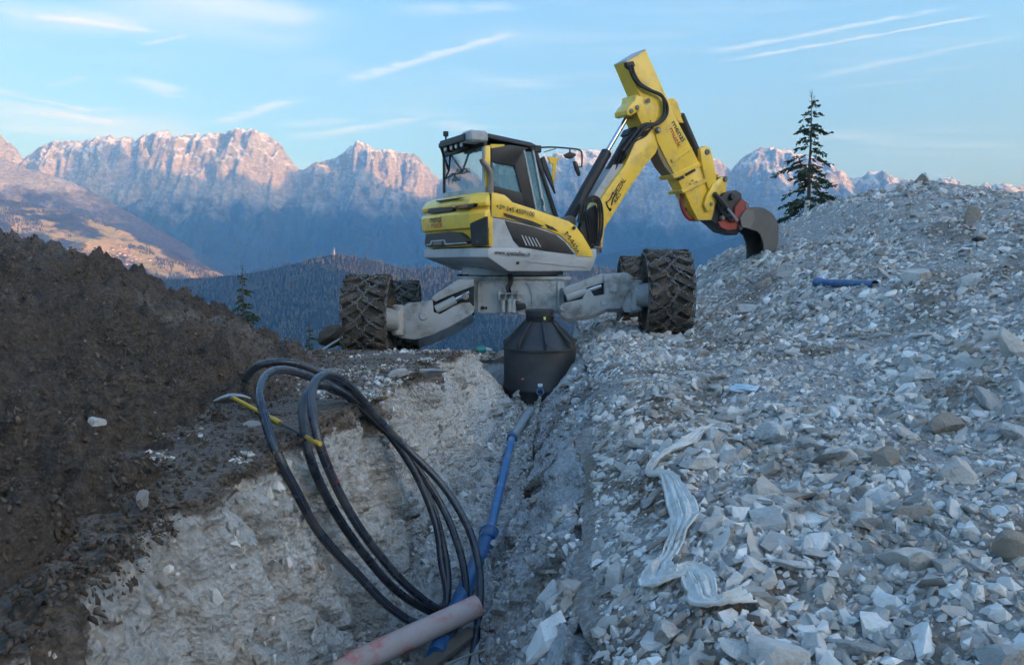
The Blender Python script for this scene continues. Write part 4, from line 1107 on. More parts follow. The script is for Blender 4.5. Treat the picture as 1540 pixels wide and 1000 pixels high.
    lo = [(0.0, WN - .01), (0.07, 0.3), (0.07, -0.3), (0.0, WF + .01), (TB - .04, WF + .01), (TB - .04, WN - .01)]
    hi = [(-0.07, WN - .08), (-0.02, 0.3), (-0.02, -0.3), (-0.07, WF + .08), (TB + .02, WF + .08), (TB + .02, WN - .08)]
    zf = S(804, 222, WN).z
    zz = lambda t: zr0 + (zf - zr0) * (t - TB) / (0.0 - TB)
    rf = loft('roof', [[U(t, w, zz(t) - .01) for t, w in lo], [U(t, w, zz(t) + .03) for t, w in lo], [U(t, w, zz(t) + .075) for t, w in hi]], M_BLK, EXC, .01)
    sideplate('roof_trim', [(738, 217), (760, 217.5), (758, 220.5), (739, 223.5)], WN + .006, .03, M_YEL, rf)
    # rear light bar and guard frame
    zb_ = zz(TB) + .03
    vis_ = [(TB, WF), (TB, WN - .05), (-1.15, WN - .12), (-1.15, -.22)]
    loft('rear_visor', [[U(t, w, zb_ - .03) for t, w in vis_], [U(t, w, zb_ + .012) for t, w in vis_]], M_BLK, rf, .006)
    upbox('visor_bar', (-1.165, -1.11), (-.24, WN - .12), (zb_ - .09, zb_ - .02), M_BLK, rf)
    upbox('visor_block', (-1.14, TB + .04), (WN - .28, WN + .02), (zb_ - .11, zb_ + .05), M_GRY, rf, .03)
    for w in (-0.12, 0.08, 0.25, 0.42):
        lb = upbox('work_lamp', (-1.10, -1.0), (w - .055, w + .055), (zb_ - .16, zb_ - .06), M_BLK, rf)
        q = U(-1.10, w, zb_ - .11); cyl('lamp_glass', q, q - HV * .012, .04, M_WHT, lb, 14)
    for w in (-.22,):
        tube('visor_strut', [U(-1.14, w, zb_ - .06), U(-1.00, w, zb_ - .42)], .018, M_BLK, rf, 8)
        tube('visor_strut', [U(-1.00, w, zb_ - .42), U(TB, w - .2, zb_ - .12)], .016, M_BLK, rf, 8)
        tube('visor_strut', [U(-1.00, w, zb_ - .42), U(TB, WF + .05, zb_ - .50)], .014, M_BLK, rf, 8)
    q = U(-1.02, -0.28, zb_); bk = cyl('beacon', q + ZV * .10, q + ZV * .175, .042, M_BLK, rf, 14, .008); cyl('beacon_stalk', q, q + ZV * .10, .014, M_BLK, bk, 8); cyl('beacon_foot', q, q + ZV * .03, .03, M_BLK, bk, 10)
    # exhaust up the cab corner
    tube('exhaust_pipe', [S(738, 291, .80), S(738.5, 275, .80), S(738, 262, .80), S(733, 252, .80), S(727, 245, .80), S(724.5, 239, .80)], 0.043, mat('exhaust_steel', (0.30, 0.24, 0.21), .5, .5, var=.2), EXC, 12, 50, 6)
    # mirrors on a long front arm
    am = tube('mirror_arm', [U(-.01, .70, S(806, 223, .7).z), S(830, 221.6, .7), S(866, 224.5, .7), S(873, 227, .7), S(875.3, 233, .7), S(875, 251, .7)], .013, M_BLK, EXC, 8, 50, 4)
    tube('arm_brace', [S(818, 229, .7), S(836, 224, .7)], .007, M_BLK, am, 6)
    for (pts, nm) in (([(849, 233), (857, 228.5), (866, 231), (867, 234), (860, 239), (853, 238)], 'wide_angle_mirror'), ([(863.5, 242.5), (866.5, 242), (870, 249), (873.5, 261), (873, 265.5), (870.5, 264.5), (866, 254)], 'mirror')):
        sideplate(nm, pts, .72, .05, M_BLK, am, .012, 2)
    tube('mirror_clamp', [S(857, 229, .7), S(857, 224, .7)], .012, M_BLK, am, 6); tube('mirror_clamp', [S(875, 251, .7), S(870, 252, .7)], .010, M_BLK, am, 6)
    upbox('mirror_mount', (-.06, .06), (.64, .76), (S(806, 230, .7).z, S(806, 219.5, .7).z), M_BLK, rf)
    # wiper motor housing on the windscreen edge and yellow grab frame beyond it
    sideplate('wiper_housing', [(814, 238), (819, 235), (831, 268), (836, 292), (828, 275), (817, 252)], .70, .05, M_BLK, c)
    sideplate('grab_frame', [(824, 236), (842, 237.5), (837.5, 246), (834, 274), (831, 274), (832, 247), (828, 246)], WF + .1, .04, M_YEL, c)
    # windscreen
    a = [U(.0, WN - .03, S(806, 224, WN).z), U(.0, WF + .03, S(806, 224, WN).z)]
    b = [S(838, 325, WN) - RV * .03, S(838, 325, WN) - RV * (WN - WF - .03)]
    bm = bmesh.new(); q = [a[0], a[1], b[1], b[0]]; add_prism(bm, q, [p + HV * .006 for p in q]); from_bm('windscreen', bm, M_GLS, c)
    # seat
    st = upbox('seat', (-.55, -.10), (-.25, .28), (S(760, 303, .0).z, S(760, 296, .0).z), M_BLK, EXC, .04)
    sideplate('backrest', [(741, 301), (752, 301), (752, 268), (746, 250), (738, 250), (737, 270)], .26, .50, M_BLK, st, .03, 2)
    sideplate('headrest', [(740, 249), (748, 250), (750, 262), (741, 263)], .60, .24, M_BLK, st, .02, 2)
    tube('control_lever', [U(.1, .3, .75), U(.12, .3, 1.0)], .018, M_BLK, st, 8)
cab()

# ---- boom, stick, linkage
WB = 0.20
def boom():
    bm_ = sideplate('boom', [(884, 402), (906, 372), (909, 344), (938, 298), (968, 252), (986, 231), (994, 212), (996, 196), (988, 185), (972, 190), (956, 212), (940, 249), (922, 273), (906, 297), (884, 345), (868, 378), (870, 398)], WB, 0.36, M_YEL, bev=.012, seg=2)
    sideplate('boom_stiffener', [(908, 340), (968, 248), (984, 230), (984, 226), (966, 246), (908, 333)], WB + .008, .02, M_YEL, bm_, .002)
    sideplate('top_plate', [(893, 294), (922, 248.5), (939, 246), (905, 299)], WB - .06, .24, M_GRY, bm_, .004)
    q = S(988, 196.5, WB + .01)
    p1 = cyl('pivot_pin', q - RV * .45, q + RV * .05, .055, M_STL, bm_, 20, .008); cyl('pin_cap', q + RV * .05, q + RV * .062, .03, M_CHR, p1, 12)
    # boom lettering
    xd = S(943, 270, WB + .004) - S(925, 300, WB + .004)
    a = S(926.5, 296.5, WB + .004); b = S(941.5, 271.5, WB + .004)
    lettering('boom_lettering', 'SPEZIAL', a, b - a, RV, .088, M_TXT, EXC, (b - a).length * 1.0, .015)
    a = S(928, 307, WB + .004); b = S(934.5, 294, WB + .004)
    lettering('boom_lettering', 'BAU', a, b - a, RV, .088, M_TXT, EXC, (b - a).length, .015)
    e = bmesh.new(); f = lambda *q: [S(x, y, WB + .006) for x, y in q]
    add_tube(e, catmull(f((911.5, 303.5), (913.5, 310), (918, 317), (918.5, 313)), 4), .012, 6); add_tube(e, catmull(f((912, 305), (918, 299), (922, 289)), 4), .012, 6); add_tube(e, catmull(f((919.5, 309), (922, 299), (926, 291)), 4), .012, 6)
    from_bm('boom_emblem', e, M_TXT, EXC)
    # lift cylinder
    a, b, c_ = S(853, 334, .02), S(913, 228, .02), S(945, 173, .02)
    lc = cyl('lift_cylinder', a, b, .092, M_BLK, EXC, 22, .02)
    cyl('piston_rod', b, c_, .040, M_CHR, lc, 16); cyl('cylinder_eye', c_ - RV * .07, c_ + RV * .07, .07, M_YEL, lc, 16, .01)
    tube('cylinder_pipe', [a + RV * .1, S(880, 283, .13), S(905, 240, .13)], .018, M_BLK, lc, 8)
    cyl('lower_eye', a - RV * .12, a + RV * .12, .10, M_STL, lc, 18, .01)
    # rubber guard and hoses at the boom foot
    sideplate('boom_foot_guard', [(872, 346), (878, 322), (897, 308), (899, 318), (897, 362), (893, 372), (884, 366)], WB + .10, .10, M_RUB, EXC, .01)
    for k in range(4):
        o = .10 + .035 * k
        tube('guard_fold', [S(880 + 4 * k, 322 - 3.2 * k, WB + .11), S(884 + 3 * k, 345, WB + .125), S(888 + 2.2 * k, 366, WB + .11)], .011, M_RUB, EXC, 6)
    for k, (r, dx) in enumerate(((.020, 0), (.020, 3.6), (.016, 7))):
        tube('foot_hose', [S(869 + dx, 335, WB + .14 - .03 * k), S(876 + dx, 308, WB + .16), S(889 + dx * .4, 296 + dx, WB + .17), S(901 - dx * .3, 300 + dx, WB + .17), S(906 - dx, 320, WB + .16), S(905 - dx, 350, WB + .15), S(899 - dx * .5, 372, WB + .12)], r, M_RUB, EXC, 10, 50, 6)
    tube('hose_clamp', [S(893, 372, WB + .13), S(904, 373, WB + .13), S(903, 380, WB + .13)], .022, M_STL, EXC, 8)
    sideplate('foot_bracket', [(890, 369), (905, 364), (903, 380), (893, 384)], WB + .06, .1, M_STL, EXC)
    for k in range(4):
        w = WB + .02 + .0 * k
        tube('boom_hose', [S(918 + 3.3 * k, 252 + 2.0 * k, .12 - .04 * (k % 2)), S(930 + 3 * k, 226 + 2.5 * k, .16), S(947 + 2.4 * k, 205 + 3 * k, .18), S(966 + 1.5 * k, 195 + 3 * k, .20), S(978 + k, 182 + 3 * k, WB + .035)], .021, M_RUB, EXC, 8, 50, 5)
    sideplate('hose_cover', [(917, 254), (936, 246), (966, 203), (958, 192), (944, 205)], .12, .14, M_BLK, EXC, .01)
    sideplate('valve_block', [(943, 203), (948, 194), (961, 189), (962, 200), (952, 208)], .10, .2, M_BLK, EXC, .006)
    # stick: long box, gusset, hose along its near side
    st = sideplate('stick', [(941, 93), (971, 75), (985, 106), (1000, 140), (1020, 184), (1042, 226), (1053, 248), (1017, 267), (1003, 242), (989, 214), (985, 198), (974, 168), (960, 138)], WB + .02, .32, M_YEL, bev=.010, seg=2)
    sideplate('stick_end_cap', [(941.5, 91.5), (970.5, 73.8), (971.5, 76), (942, 94)], WB + .025, .34, M_GRY, st, .004)
    sideplate('stick_underside_gusset', [(988, 213), (1005, 243), (1016, 263), (1012, 266), (999, 250), (990, 232)], WB + .0, .26, mat('underside_brown', (.30, .20, .11), .6, var=.15), st, .006)  # underside in a darker brown than the yellow sides
    g = sideplate('stick_gusset', [(957, 142), (967, 147), (984, 160), (988, 176), (984, 190), (970, 198), (962, 180), (954, 160)], WB + .05, .38, M_YEL, st, .012, 2)
    lk = sideplate('knee_link', [(957, 150), (966, 156), (963, 166), (949, 174.5), (943.5, 173), (942.5, 166), (948, 158)], WB + .075, .34, M_YEL, EXC, .014, 2)
    for px_, py_ in ((949, 167.5), (958, 162), (974.5, 152)):
        q = S(px_, py_, WB + .075); cyl('link_pin', q, q + RV * .022, .04, M_STL, lk, 16, .006)
    sideplate('knee_strut', [(961, 176), (970, 173), (973, 188), (967, 200), (963, 192)], WB - .02, .2, mat('strut_brown', (.33, .17, .09), .7, var=.2), EXC, .008)  # plain reddish brown below the knee
    # maker lettering down the stick
    a, b = S(1009.5, 185.5, WB + .024), S(1025.5, 214.5, WB + .024)
    lettering('stick_lettering', 'menzi', a, b - a, RV, .10, M_TXT, EXC, (b - a).length, .008)
    a, b = S(1006.5, 195, WB + .024), S(1020.5, 224.5, WB + .024)
    lettering('stick_lettering', 'muck', a, b - a, RV, .10, M_TXR, EXC, (b - a).length * .96, .008)
    for k, off in enumerate((0, 4)):
        tube('stick_hose', [S(946 + off, 98, WB + .05), S(950 + off, 112, WB + .06), S(959 + off, 126, WB + .07), S(976 + off * .6, 136, WB + .085), S(994 + off * .3, 144, WB + .085), S(1003 - off, 158, WB + .085), S(1002 - off, 174, WB + .085), S(990 - off, 186, WB + .085), S(972 - off, 192 - off, WB + .08), S(958 - off, 207 - off, WB + .07), S(940 - off, 232 - off, WB + .06)], .027, M_RUB, EXC, 10, 50, 6)
    sideplate('hose_bracket', [(942, 94), (953, 92), (956, 99), (950, 106), (943, 100)], WB + .06, .08, M_BLK, EXC, .008)
    # stick cylinder on the far edge, in its yellow cradle
    sideplate('cylinder_cradle', [(1003, 150), (1012, 147.5), (1019, 153), (1024, 170), (1030, 186), (1020, 183)], WB - .05, .24, M_YEL, EXC, .008)
    cc = cyl('tilt_cylinder', S(1022, 173, WB - .12), S(1052, 242, WB - .12), .085, M_BLK, EXC, 20, .015)
    # telescopic end with collars
    tel = sideplate('telescopic_arm', [(1016, 262), (1050, 246), (1063, 275), (1079, 300), (1075, 320), (1070, 331), (1050, 331), (1040, 312), (1031, 292), (1022, 276)], WB - .01, .27, M_YEL, EXC, .010, 2)
    for q in ([(1009, 240), (1039, 220), (1042, 224), (1012, 245)], [(1011, 263), (1052, 244), (1055, 249), (1014, 269)], [(1025, 286), (1061, 269), (1063, 274), (1028, 291)]):
        sideplate('collar', q, WB + .045, .37, M_YEL, tel, .008)
    for q in ([(1031, 262), (1045, 254), (1047, 257), (1033, 265)], [(1020, 268), (1028, 264), (1030, 268), (1022, 272)]):
        sideplate('wear_pad', q, WB + .015, .04, M_BLK, tel, .002)
    for px_, py_ in ((1037, 277), (1041, 272), (1047, 274), (1020, 238), (1034, 229)):
        q = S(px_, py_, WB); cyl('bolt', q, q + RV * .02, .014, M_STL, tel, 8)
    q = S(1066, 307.5, WB + .0); bp = cyl('bucket_pin', q - RV * .34, q + RV * .06, .062, M_YEL, tel, 22, .01); cyl('pin_end', q + RV * .06, q + RV * .072, .034, M_STL, bp, 14)
    sideplate('bucket_lever', [(1053, 224), (1060, 219.5), (1068, 222), (1071, 232), (1077, 262), (1078, 278), (1066, 284), (1061, 270), (1056, 246)], WB + .03, .10, M_YEL, EXC, .014, 2)
    sideplate('bucket_lever', [(1053, 224), (1060, 219.5), (1068, 222), (1071, 232), (1077, 262), (1078, 278), (1066, 284), (1061, 270), (1056, 246)], WB - .20, .10, M_YEL, EXC, .014, 2)
    q = S(1063, 229, WB + .03); cyl('lever_pin', q - RV * .34, q + RV * .03, .05, M_STL, EXC, 18, .008)
    sideplate('bucket_link', [(1063, 296), (1073, 276), (1087, 266), (1094, 268), (1094, 277), (1084, 284), (1077, 300), (1072, 316), (1064, 318), (1060, 308)], WB + .06, .06, M_YEL, EXC, .012, 2)
    q = S(1090, 269.5, WB + .06); cyl('lever_pin', q - RV * .4, q + RV * .03, .05, M_STL, EXC, 18, .008)
    sideplate('link_rear', [(1080, 262), (1092, 272), (1092, 292), (1086, 300), (1078, 290)], WB - .1, .14, M_YEL, EXC, .01, 2)
    # red hoses below the arm
    tube('red_hose', [S(1026, 288, .08), S(1024.5, 303, .08), S(1028, 318, .08), S(1037, 329, .08), S(1050, 330, .08)], .036, M_RED, EXC, 10, 50, 6)
    tube('red_hose', [S(1033, 296, .02), S(1032, 310, .02), S(1030, 322, .02), S(1036, 328, .02)], .03, M_RED, EXC, 10, 50, 6)
    # tilt rotator cluster
    tr = sideplate('tilt_rotator', [(1075, 306), (1084, 298), (1091, 290), (1107, 286), (1115, 291), (1116, 300), (1128, 312), (1132, 322), (1126, 338), (1116, 344), (1108, 354), (1090, 349), (1078, 338), (1069, 331)], WB - .01, .30, M_BLK, EXC, .014, 2)
    sideplate('rotator_bracket', [(1106, 312), (1116, 299), (1127, 307), (1126, 318), (1114, 330), (1105, 336)], WB + .04, .08, M_RED, tr, .008)
    sideplate('rotator_bracket', [(1080, 334), (1100, 328), (1112, 334), (1108, 345), (1094, 347), (1084, 342)], WB + .02, .06, M_RED, tr, .008)
    for (x, y, r) in ((1100, 296, .06), (1121, 311, .05), (1090, 318, .07), (1085, 328, .045), (1112, 342, .05)):
        q = S(x, y, WB + .01); cyl('rotator_pin', q - RV * .03, q + RV * .05, r, M_STL if r < .055 else M_BLK, tr, 14, .008)
    cyl('tilt_ram', S(1074, 291, WB + .10), S(1093, 313, WB + .10), .045, M_BLK, tr, 14, .01); cyl('ram_rod', S(1088, 307, WB + .10), S(1109, 332, WB + .10), .026, M_CHR, tr, 12)
    for k in range(3):
        tube('rotator_hose', [S(1078 + 3 * k, 300, WB + .0), S(1083 + 4 * k, 316 + 2 * k, WB + .07), S(1093 + 3 * k, 326 + 3 * k, WB + .06), S(1104, 322 + 5 * k, WB + .03)], .014, M_RUB, tr, 6, 50, 4)
    # bucket: two side plates and a curved shell, mouth towards the machine
    outer = [(1122, 316), (1134, 311.5), (1147, 313), (1158, 318.5), (1166, 327.5), (1170.5, 340), (1171, 356), (1168.5, 372), (1163, 388), (1149, 394)]
    inner = [(1149, 392), (1149.5, 378), (1148, 364), (1144, 353), (1138, 347.5), (1130, 345.5), (1124, 344), (1119, 332)]
    bw = .46
    bk = sideplate('bucket_side', outer + inner, WB + .06, .03, M_BKT, EXC, .005)
    a = [S(x, y, WB + .06) - RV * (bw - .03) for x, y in outer + inner]; bm = bmesh.new(); add_prism(bm, a, [p - RV * .03 for p in a]); bevel(bm, .005); from_bm('bucket_side', bm, M_BKT, bk, 30)
    sh = bmesh.new()
    op = catmull([S(x, y, WB + .05) for x, y in outer], 4)
    inn = [p * .96 + (S(1143, 372, WB + .05)) * .04 for p in op]
    rows = [[sh.verts.new(p) for p in r] for r in (op, [p - RV * (bw - .02) for p in op], [p - RV * (bw - .02) for p in inn], inn)]
    for i in range(4):
        q, s_ = rows[i], rows[(i + 1) % 4]
        for k in range(len(q) - 1): sh.faces.new((q[k], q[k + 1], s_[k + 1], s_[k]))
    for k in (0, -1): sh.faces.new([r[k] for r in rows])
    from_bm('bucket_shell', sh, M_BKT, bk, 35)
    for q in ([(1113, 328), (1122, 316), (1134, 316), (1136, 330), (1128, 344), (1116, 342)],):
        for w in (WB + .09, WB - .22): sideplate('bucket_ear', q, w, .035, M_STL, bk, .006)
    e0, e1 = S(1163, 388, WB + .06), S(1149, 394, WB + .06)
    bm = bmesh.new(); a = [e0 + HV * .01, e1 - HV * .03, e1 - HV * .03 - ZV * .03, e0 - ZV * .03]; add_prism(bm, a, [p - RV * bw for p in a]); from_bm('cutting_edge', bm, M_STL, bk)
boom()

# ---- undercarriage
YN = 11.75
def frontplate(name, pts, Y, th, m, parent=EXC, bev=.008):
    a = [P(x, y, Y) for x, y in pts]; bm = bmesh.new(); add_prism(bm, a, [p + Vector((0, th, 0)) for p in a]); bevel(bm, bev, 2)
    return from_bm(name, bm, m, parent, 30)
def undercarriage():
    ch = frontplate('chassis', [(712, 420), (846, 420), (849, 427), (849, 462), (842, 471), (792, 475), (778, 471), (722, 471), (712, 464)], YN, 1.7, M_CHA, bev=.015)
    frontplate('deck_plate', [(688, 415.5), (860, 416.5), (858, 421), (700, 421)], YN - .02, 1.75, M_CHA, ch, .006)
    frontplate('chassis_rib', [(718, 424), (722, 424), (722, 470), (718, 470)], YN - .03, .05, M_CHA, ch)
    frontplate('chassis_rib', [(838, 424), (842, 424), (842, 468), (838, 468)], YN - .03, .05, M_CHA, ch)
    frontplate('corner_plate', [(790, 424), (796, 431), (800, 446), (801, 470), (836, 468), (836, 424)], YN - .02, .03, M_CHA, ch, .003)
    c = Vector((OX, OY, 0)); z0, z1 = P(768, 419, 12.2).z, P(768, 407, 12.2).z
    cyl('slew_ring', c + ZV * (z0 - .02), c + ZV * (z1 + .04), .72, M_BLK, ch, 48, .01)
    cyl('slew_ring_cover', c + ZV * (z1 - .07), c + ZV * (z1 + .05), .80, M_GRY, ch, 48, .01)
    for k in range(4):
        x = 751 + 9.5 * k
        frontplate('valve_plate', [(x - 1.2, 436), (x + 1.2, 436), (x + 1.2, 452), (x - 1.2, 452)], YN - .09, .09, M_CHA, ch, .003)
    for x in (756.5, 766.5, 772):
        cyl('small_ram', P(x, 450, YN - .06), P(x, 470, YN - .06), .033, M_CHA, ch, 12, .006)
    frontplate('valve_bar', [(748, 440), (784, 440), (784, 443), (748, 443)], YN - .07, .07, M_CHA, ch, .003); frontplate('valve_bar', [(748, 450), (784, 450), (784, 453), (748, 453)], YN - .07, .07, M_CHA, ch, .003)
    frontplate('tow_hook', [(776, 456), (790, 456), (792, 464), (778, 467)], YN - .05, .05, M_BLK, ch)
    for k, x in enumerate((764, 768)): tube('chassis_hose', [P(x, 412, YN - .02), P(x + 2, 424, YN - .06), P(x - 2, 433, YN - .07), P(x, 440, YN - .05)], .016, M_RUB, ch, 8, 50, 5)
    for x, r in ((726, .03), (731, .02), (786, .02)): q = P(x, 463, YN); cyl('plug', q, q - Vector((0, .015, 0)), r, M_BLK, ch, 12)
    for x in (692, 700): cyl('deck_bolt', P(x, 416, YN + .1), P(x, 412.5, YN + .1), .05, M_BLK, ch, 10, .008)
    # legs: upper strut, lower beam, hydraulic cylinder between, knuckle at the wheel
    def leg(Y, th, up, lo, kn, cyl_a, cyl_b, pins, sx=0.0, sz=0.0, extra=()):
        sh = Vector((sx, 0, sz))
        def pl(nm, q, Y_, t_, m, par, bev=.010):
            a = [P(x, y, Y) + Vector((0, Y_ - Y, 0)) + sh for x, y in q]; bm = bmesh.new(); add_prism(bm, a, [p + Vector((0, t_, 0)) for p in a]); bevel(bm, bev, 2); return from_bm(nm, bm, m, par, 30)
        L = pl('leg', lo, Y, th, M_CHA, EXC)
        pl('leg_strut', up, Y + .02, th - .04, M_CHA, L)
        pl('leg_recess_shade', kn[0], Y + .10, .05, M_BLK, L, .004)  # black panel painting the shade inside the leg opening
        pl('knuckle', kn[1], Y + .03, th - .02, M_CHA, L)
        a, b = P(*cyl_a, Y) + sh + Vector((0, .06, 0)), P(*cyl_b, Y) + sh + Vector((0, .06, 0)); mid = a.lerp(b, .58)
        rc = cyl('leg_cylinder', a, mid, .062, M_CHA, L, 16, .01); cyl('leg_rod', mid, b, .034, M_CHR, L, 12)
        for x, y, r in pins:
            q = P(x, y, Y) + sh; cyl('leg_pin', q + Vector((0, .05, 0)), q - Vector((0, .022, 0)), r, M_CHA, L, 18, .008)
        for q in extra: pl('leg_detail', q, Y - .014, .03, M_CHA, L, .004)
        return L
    leftleg = dict(up=[(648, 449), (654, 443), (690, 420), (713, 421), (713, 430), (697, 436), (672, 446), (655, 454)],
        lo=[(596, 466), (612, 457), (636, 455), (650, 452), (652, 470), (661, 473), (680, 462), (693, 456), (706, 455), (713, 464), (711, 471), (704, 476), (677, 491), (649, 504), (625, 511), (600, 508), (595, 500)],
        kn=([(645, 455), (712, 430), (712, 462), (660, 476), (648, 472)], [(588, 470), (600, 462), (606, 470), (606, 500), (596, 508), (588, 500)]),
        cyl_a=(655, 466), cyl_b=(706, 440), pins=((700, 446, .05), (637, 475, .06), (704, 468, .035)), extra=([(631, 472), (642, 471), (643, 480), (639, 480), (638, 475), (633, 476), (633, 482), (631, 482)],))
    rightleg = dict(up=[(846, 434), (852, 432), (908, 412), (912, 413), (912, 424), (850, 444)],
        lo=[(908, 413), (944, 410.5), (952, 416), (951, 430), (942, 441), (934, 464), (911, 464.5), (893, 474), (854, 479.5), (843, 472), (841, 462), (848, 456), (876, 450), (880, 441), (885, 434), (890, 440), (894, 446), (909, 443)],
        kn=([(848, 438), (909, 420), (909, 450), (850, 466)], [(938, 444), (950, 432), (962, 430), (962, 470), (940, 470), (936, 462)]),
        cyl_a=(852, 448), cyl_b=(905, 430), pins=((923, 434, .055), (912, 420, .04), (908, 455, .045), (922, 460, .018), (846, 466, .03)), extra=([(917, 428), (929, 428), (931, 440), (926, 442), (926, 433), (920, 433), (919, 440), (916, 440)],))
    leg(11.45, .32, **leftleg); leg(11.45, .32, **rightleg)
    leg(11.45 + 2.0, .32, **leftleg, sx=.0, sz=-.16); leg(11.45 + 2.0, .32, **rightleg, sx=.0, sz=-.06)
undercarriage()

def wheels():
    RAD, HW = .585, .30
    prof = [(.29, -.20), (.33, -.235), (.42, -.285), (.50, -.30), (.555, -.285), (RAD - .005, -.25), (RAD, -.15), (RAD + .004, 0), (RAD, .15), (RAD - .005, .25), (.555, .285), (.50, .30), (.42, .285), (.33, .235), (.29, .20)]
    bm = bmesh.new(); NS = 120; rings = []
    pr = []
    for (a, b) in zip(prof, prof[1:]):
        for k in range(3): pr.append((a[0] + (b[0] - a[0]) * k / 3, a[1] + (b[1] - a[1]) * k / 3))
    pr.append(prof[-1])
    for r, x in pr:
        th = np.arange(NS) * 2 * math.pi / NS
        n = fbm(np.cos(th) * r * 7 + 5, np.sin(th) * r * 7, x * 7 + 3, 4, .6)
        rings.append([bm.verts.new((x + .006 * float(k), (r + .045 * float(k)) * math.cos(t), (r + .045 * float(k)) * math.sin(t))) for t, k in zip(th, n)])
    for q, s in zip(rings, rings[1:]):
        for k in range(NS): bm.faces.new((q[k], q[(k + 1) % NS], s[(k + 1) % NS], s[k]))
    N = 20
    for side in (-1, 1):
        for k in range(N):
            th = 2 * math.pi * (k + (.5 if side > 0 else 0)) / N
            er, et = Vector((0, math.cos(th), math.sin(th))), Vector((0, -math.sin(th), math.cos(th)))
            ax = (Vector((side, 0, 0)) + et * .55).normalized(); ay = ax.cross(er).normalized()
            v0 = len(bm.verts)
            add_box(bm, er * (RAD + .016) + Vector((side * .155, 0, 0)) + et * .04, ax * .165, ay * .042, er * .034)
    bmesh.ops.recalc_face_normals(bm, faces=bm.faces)
    ty = bpy.data.meshes.new('tyre'); bm.to_mesh(ty); bm.free(); shade(ty, 38); ty.materials.append(M_MUD)
    # chain net: lozenges of links over the tread, edge chains on both shoulders
    bm = bmesh.new()
    def on(u, th):
        e = abs(u) / .31; r = RAD + .044 - .045 * max(0, e - .72) ** 1.0 / .28 * (1 if e > .72 else 0)
        return Vector((u, r * math.cos(th), r * math.sin(th)))
    def links(pts, step=.044):
        d = [0]
        for a, b in zip(pts, pts[1:]): d.append(d[-1] + (b - a).length)
        n = max(2, int(d[-1] / step)); rr = random.Random(int(d[-1] * 1000))
        for i in range(n):
            s0 = d[-1] * (i + .5) / n; k = max(j for j in range(len(d) - 1) if d[j] <= s0)
            f = (s0 - d[k]) / max(1e-9, d[k + 1] - d[k]); c = pts[k].lerp(pts[k + 1], f); t = (pts[k + 1] - pts[k]).normalized()
            up = Vector((0, c.y, c.z)).normalized(); si = t.cross(up).normalized()
            ang = (.5 if i % 2 else -.9) ; b = si * math.cos(ang) + up * math.sin(ang)
            c = c + up * rr.uniform(-.006, .004)
            loop = [c + t * (.030 * math.cos(q)) + b * (.017 * math.sin(q)) for q in [2 * math.pi * j / 8 for j in range(8)]]
            add_tube(bm, loop, .0075, 4, closed=True)
    N = 15
    for k in range(N):
        a0, a1, a2 = 2 * math.pi * k / N, 2 * math.pi * (k + .5) / N, 2 * math.pi * (k + 1) / N
        for s in (-1, 1):
            seq = lambda th0, th1, u0, u1: [on(u0 + (u1 - u0) * f / 6, th0 + (th1 - th0) * f / 6) for f in range(7)]
            links(seq(a0, a1, s * .31, s * .10)); links(seq(a2, a1, s * .31, s * .10)); links(seq(a1, a0, s * .10, 0) if s > 0 else seq(a1, a2, s * .10, 0))
            links(seq(a1, a2, s * .10, 0) if s > 0 else seq(a1, a0, s * .10, 0))
    for s in (-1, 1): links([on(s * .31, 2 * math.pi * k / 60) for k in range(61)])
    bmesh.ops.recalc_face_normals(bm, faces=bm.faces)
    cm = bpy.data.meshes.new('snow_chain'); bm.to_mesh(cm); bm.free(); shade(cm, 60); cm.materials.append(M_CHAIN)
    rm = None
    W = (((-2.06, 11.4, -.81), 0.0, .02), ((2.205, 11.4, -.455), 0.7, -.02), ((-1.93, 13.75, -.95), 1.3, .05), ((2.18, 13.7, -.53), 2.1, -.04))
    for i, (c, sp, rz) in enumerate(W):
        wh = bpy.data.objects.new('wheel', None); COL.objects.link(wh); wh.parent = EXC; wh.empty_display_size = .3
        wh.location = Vector(c) - EXC.location; wh.rotation_euler = (sp, 0, rz)
        if rm is None:
            rm = lathe('rim', [(.0, -.10), (.15, -.10), (.17, -.07), (.26, -.05), (.285, -.20), (.30, -.205), (.30, .205), (.285, .20), (.26, .05), (.17, .07), (.15, .10), (0, .10)], (0, 0, 0), M_CHA, None, 36, 'X').data
            bpy.data.objects.remove([o for o in bpy.data.objects if o.data == rm][0])
        for nm, me in (('tyre', ty), ('snow_chain', cm), ('rim', rm)):
            o = bpy.data.objects.new(nm, me); COL.objects.link(o); o.parent = wh
        # axle housing between wheel and leg
        s = 1 if c[0] < 0 else -1
        cv = Vector(c); hub = cyl('axle_housing', cv + Vector((s * .05, 0, 0)), cv + Vector((s * .42, .06, -.02)), .17, M_CHA, EXC, 20, .02)
        cyl('steering_knuckle', cv + Vector((s * .40, .05, -.24)), cv + Vector((s * .40, .05, .20)), .085, M_CHA, hub, 16, .015)
wheels()
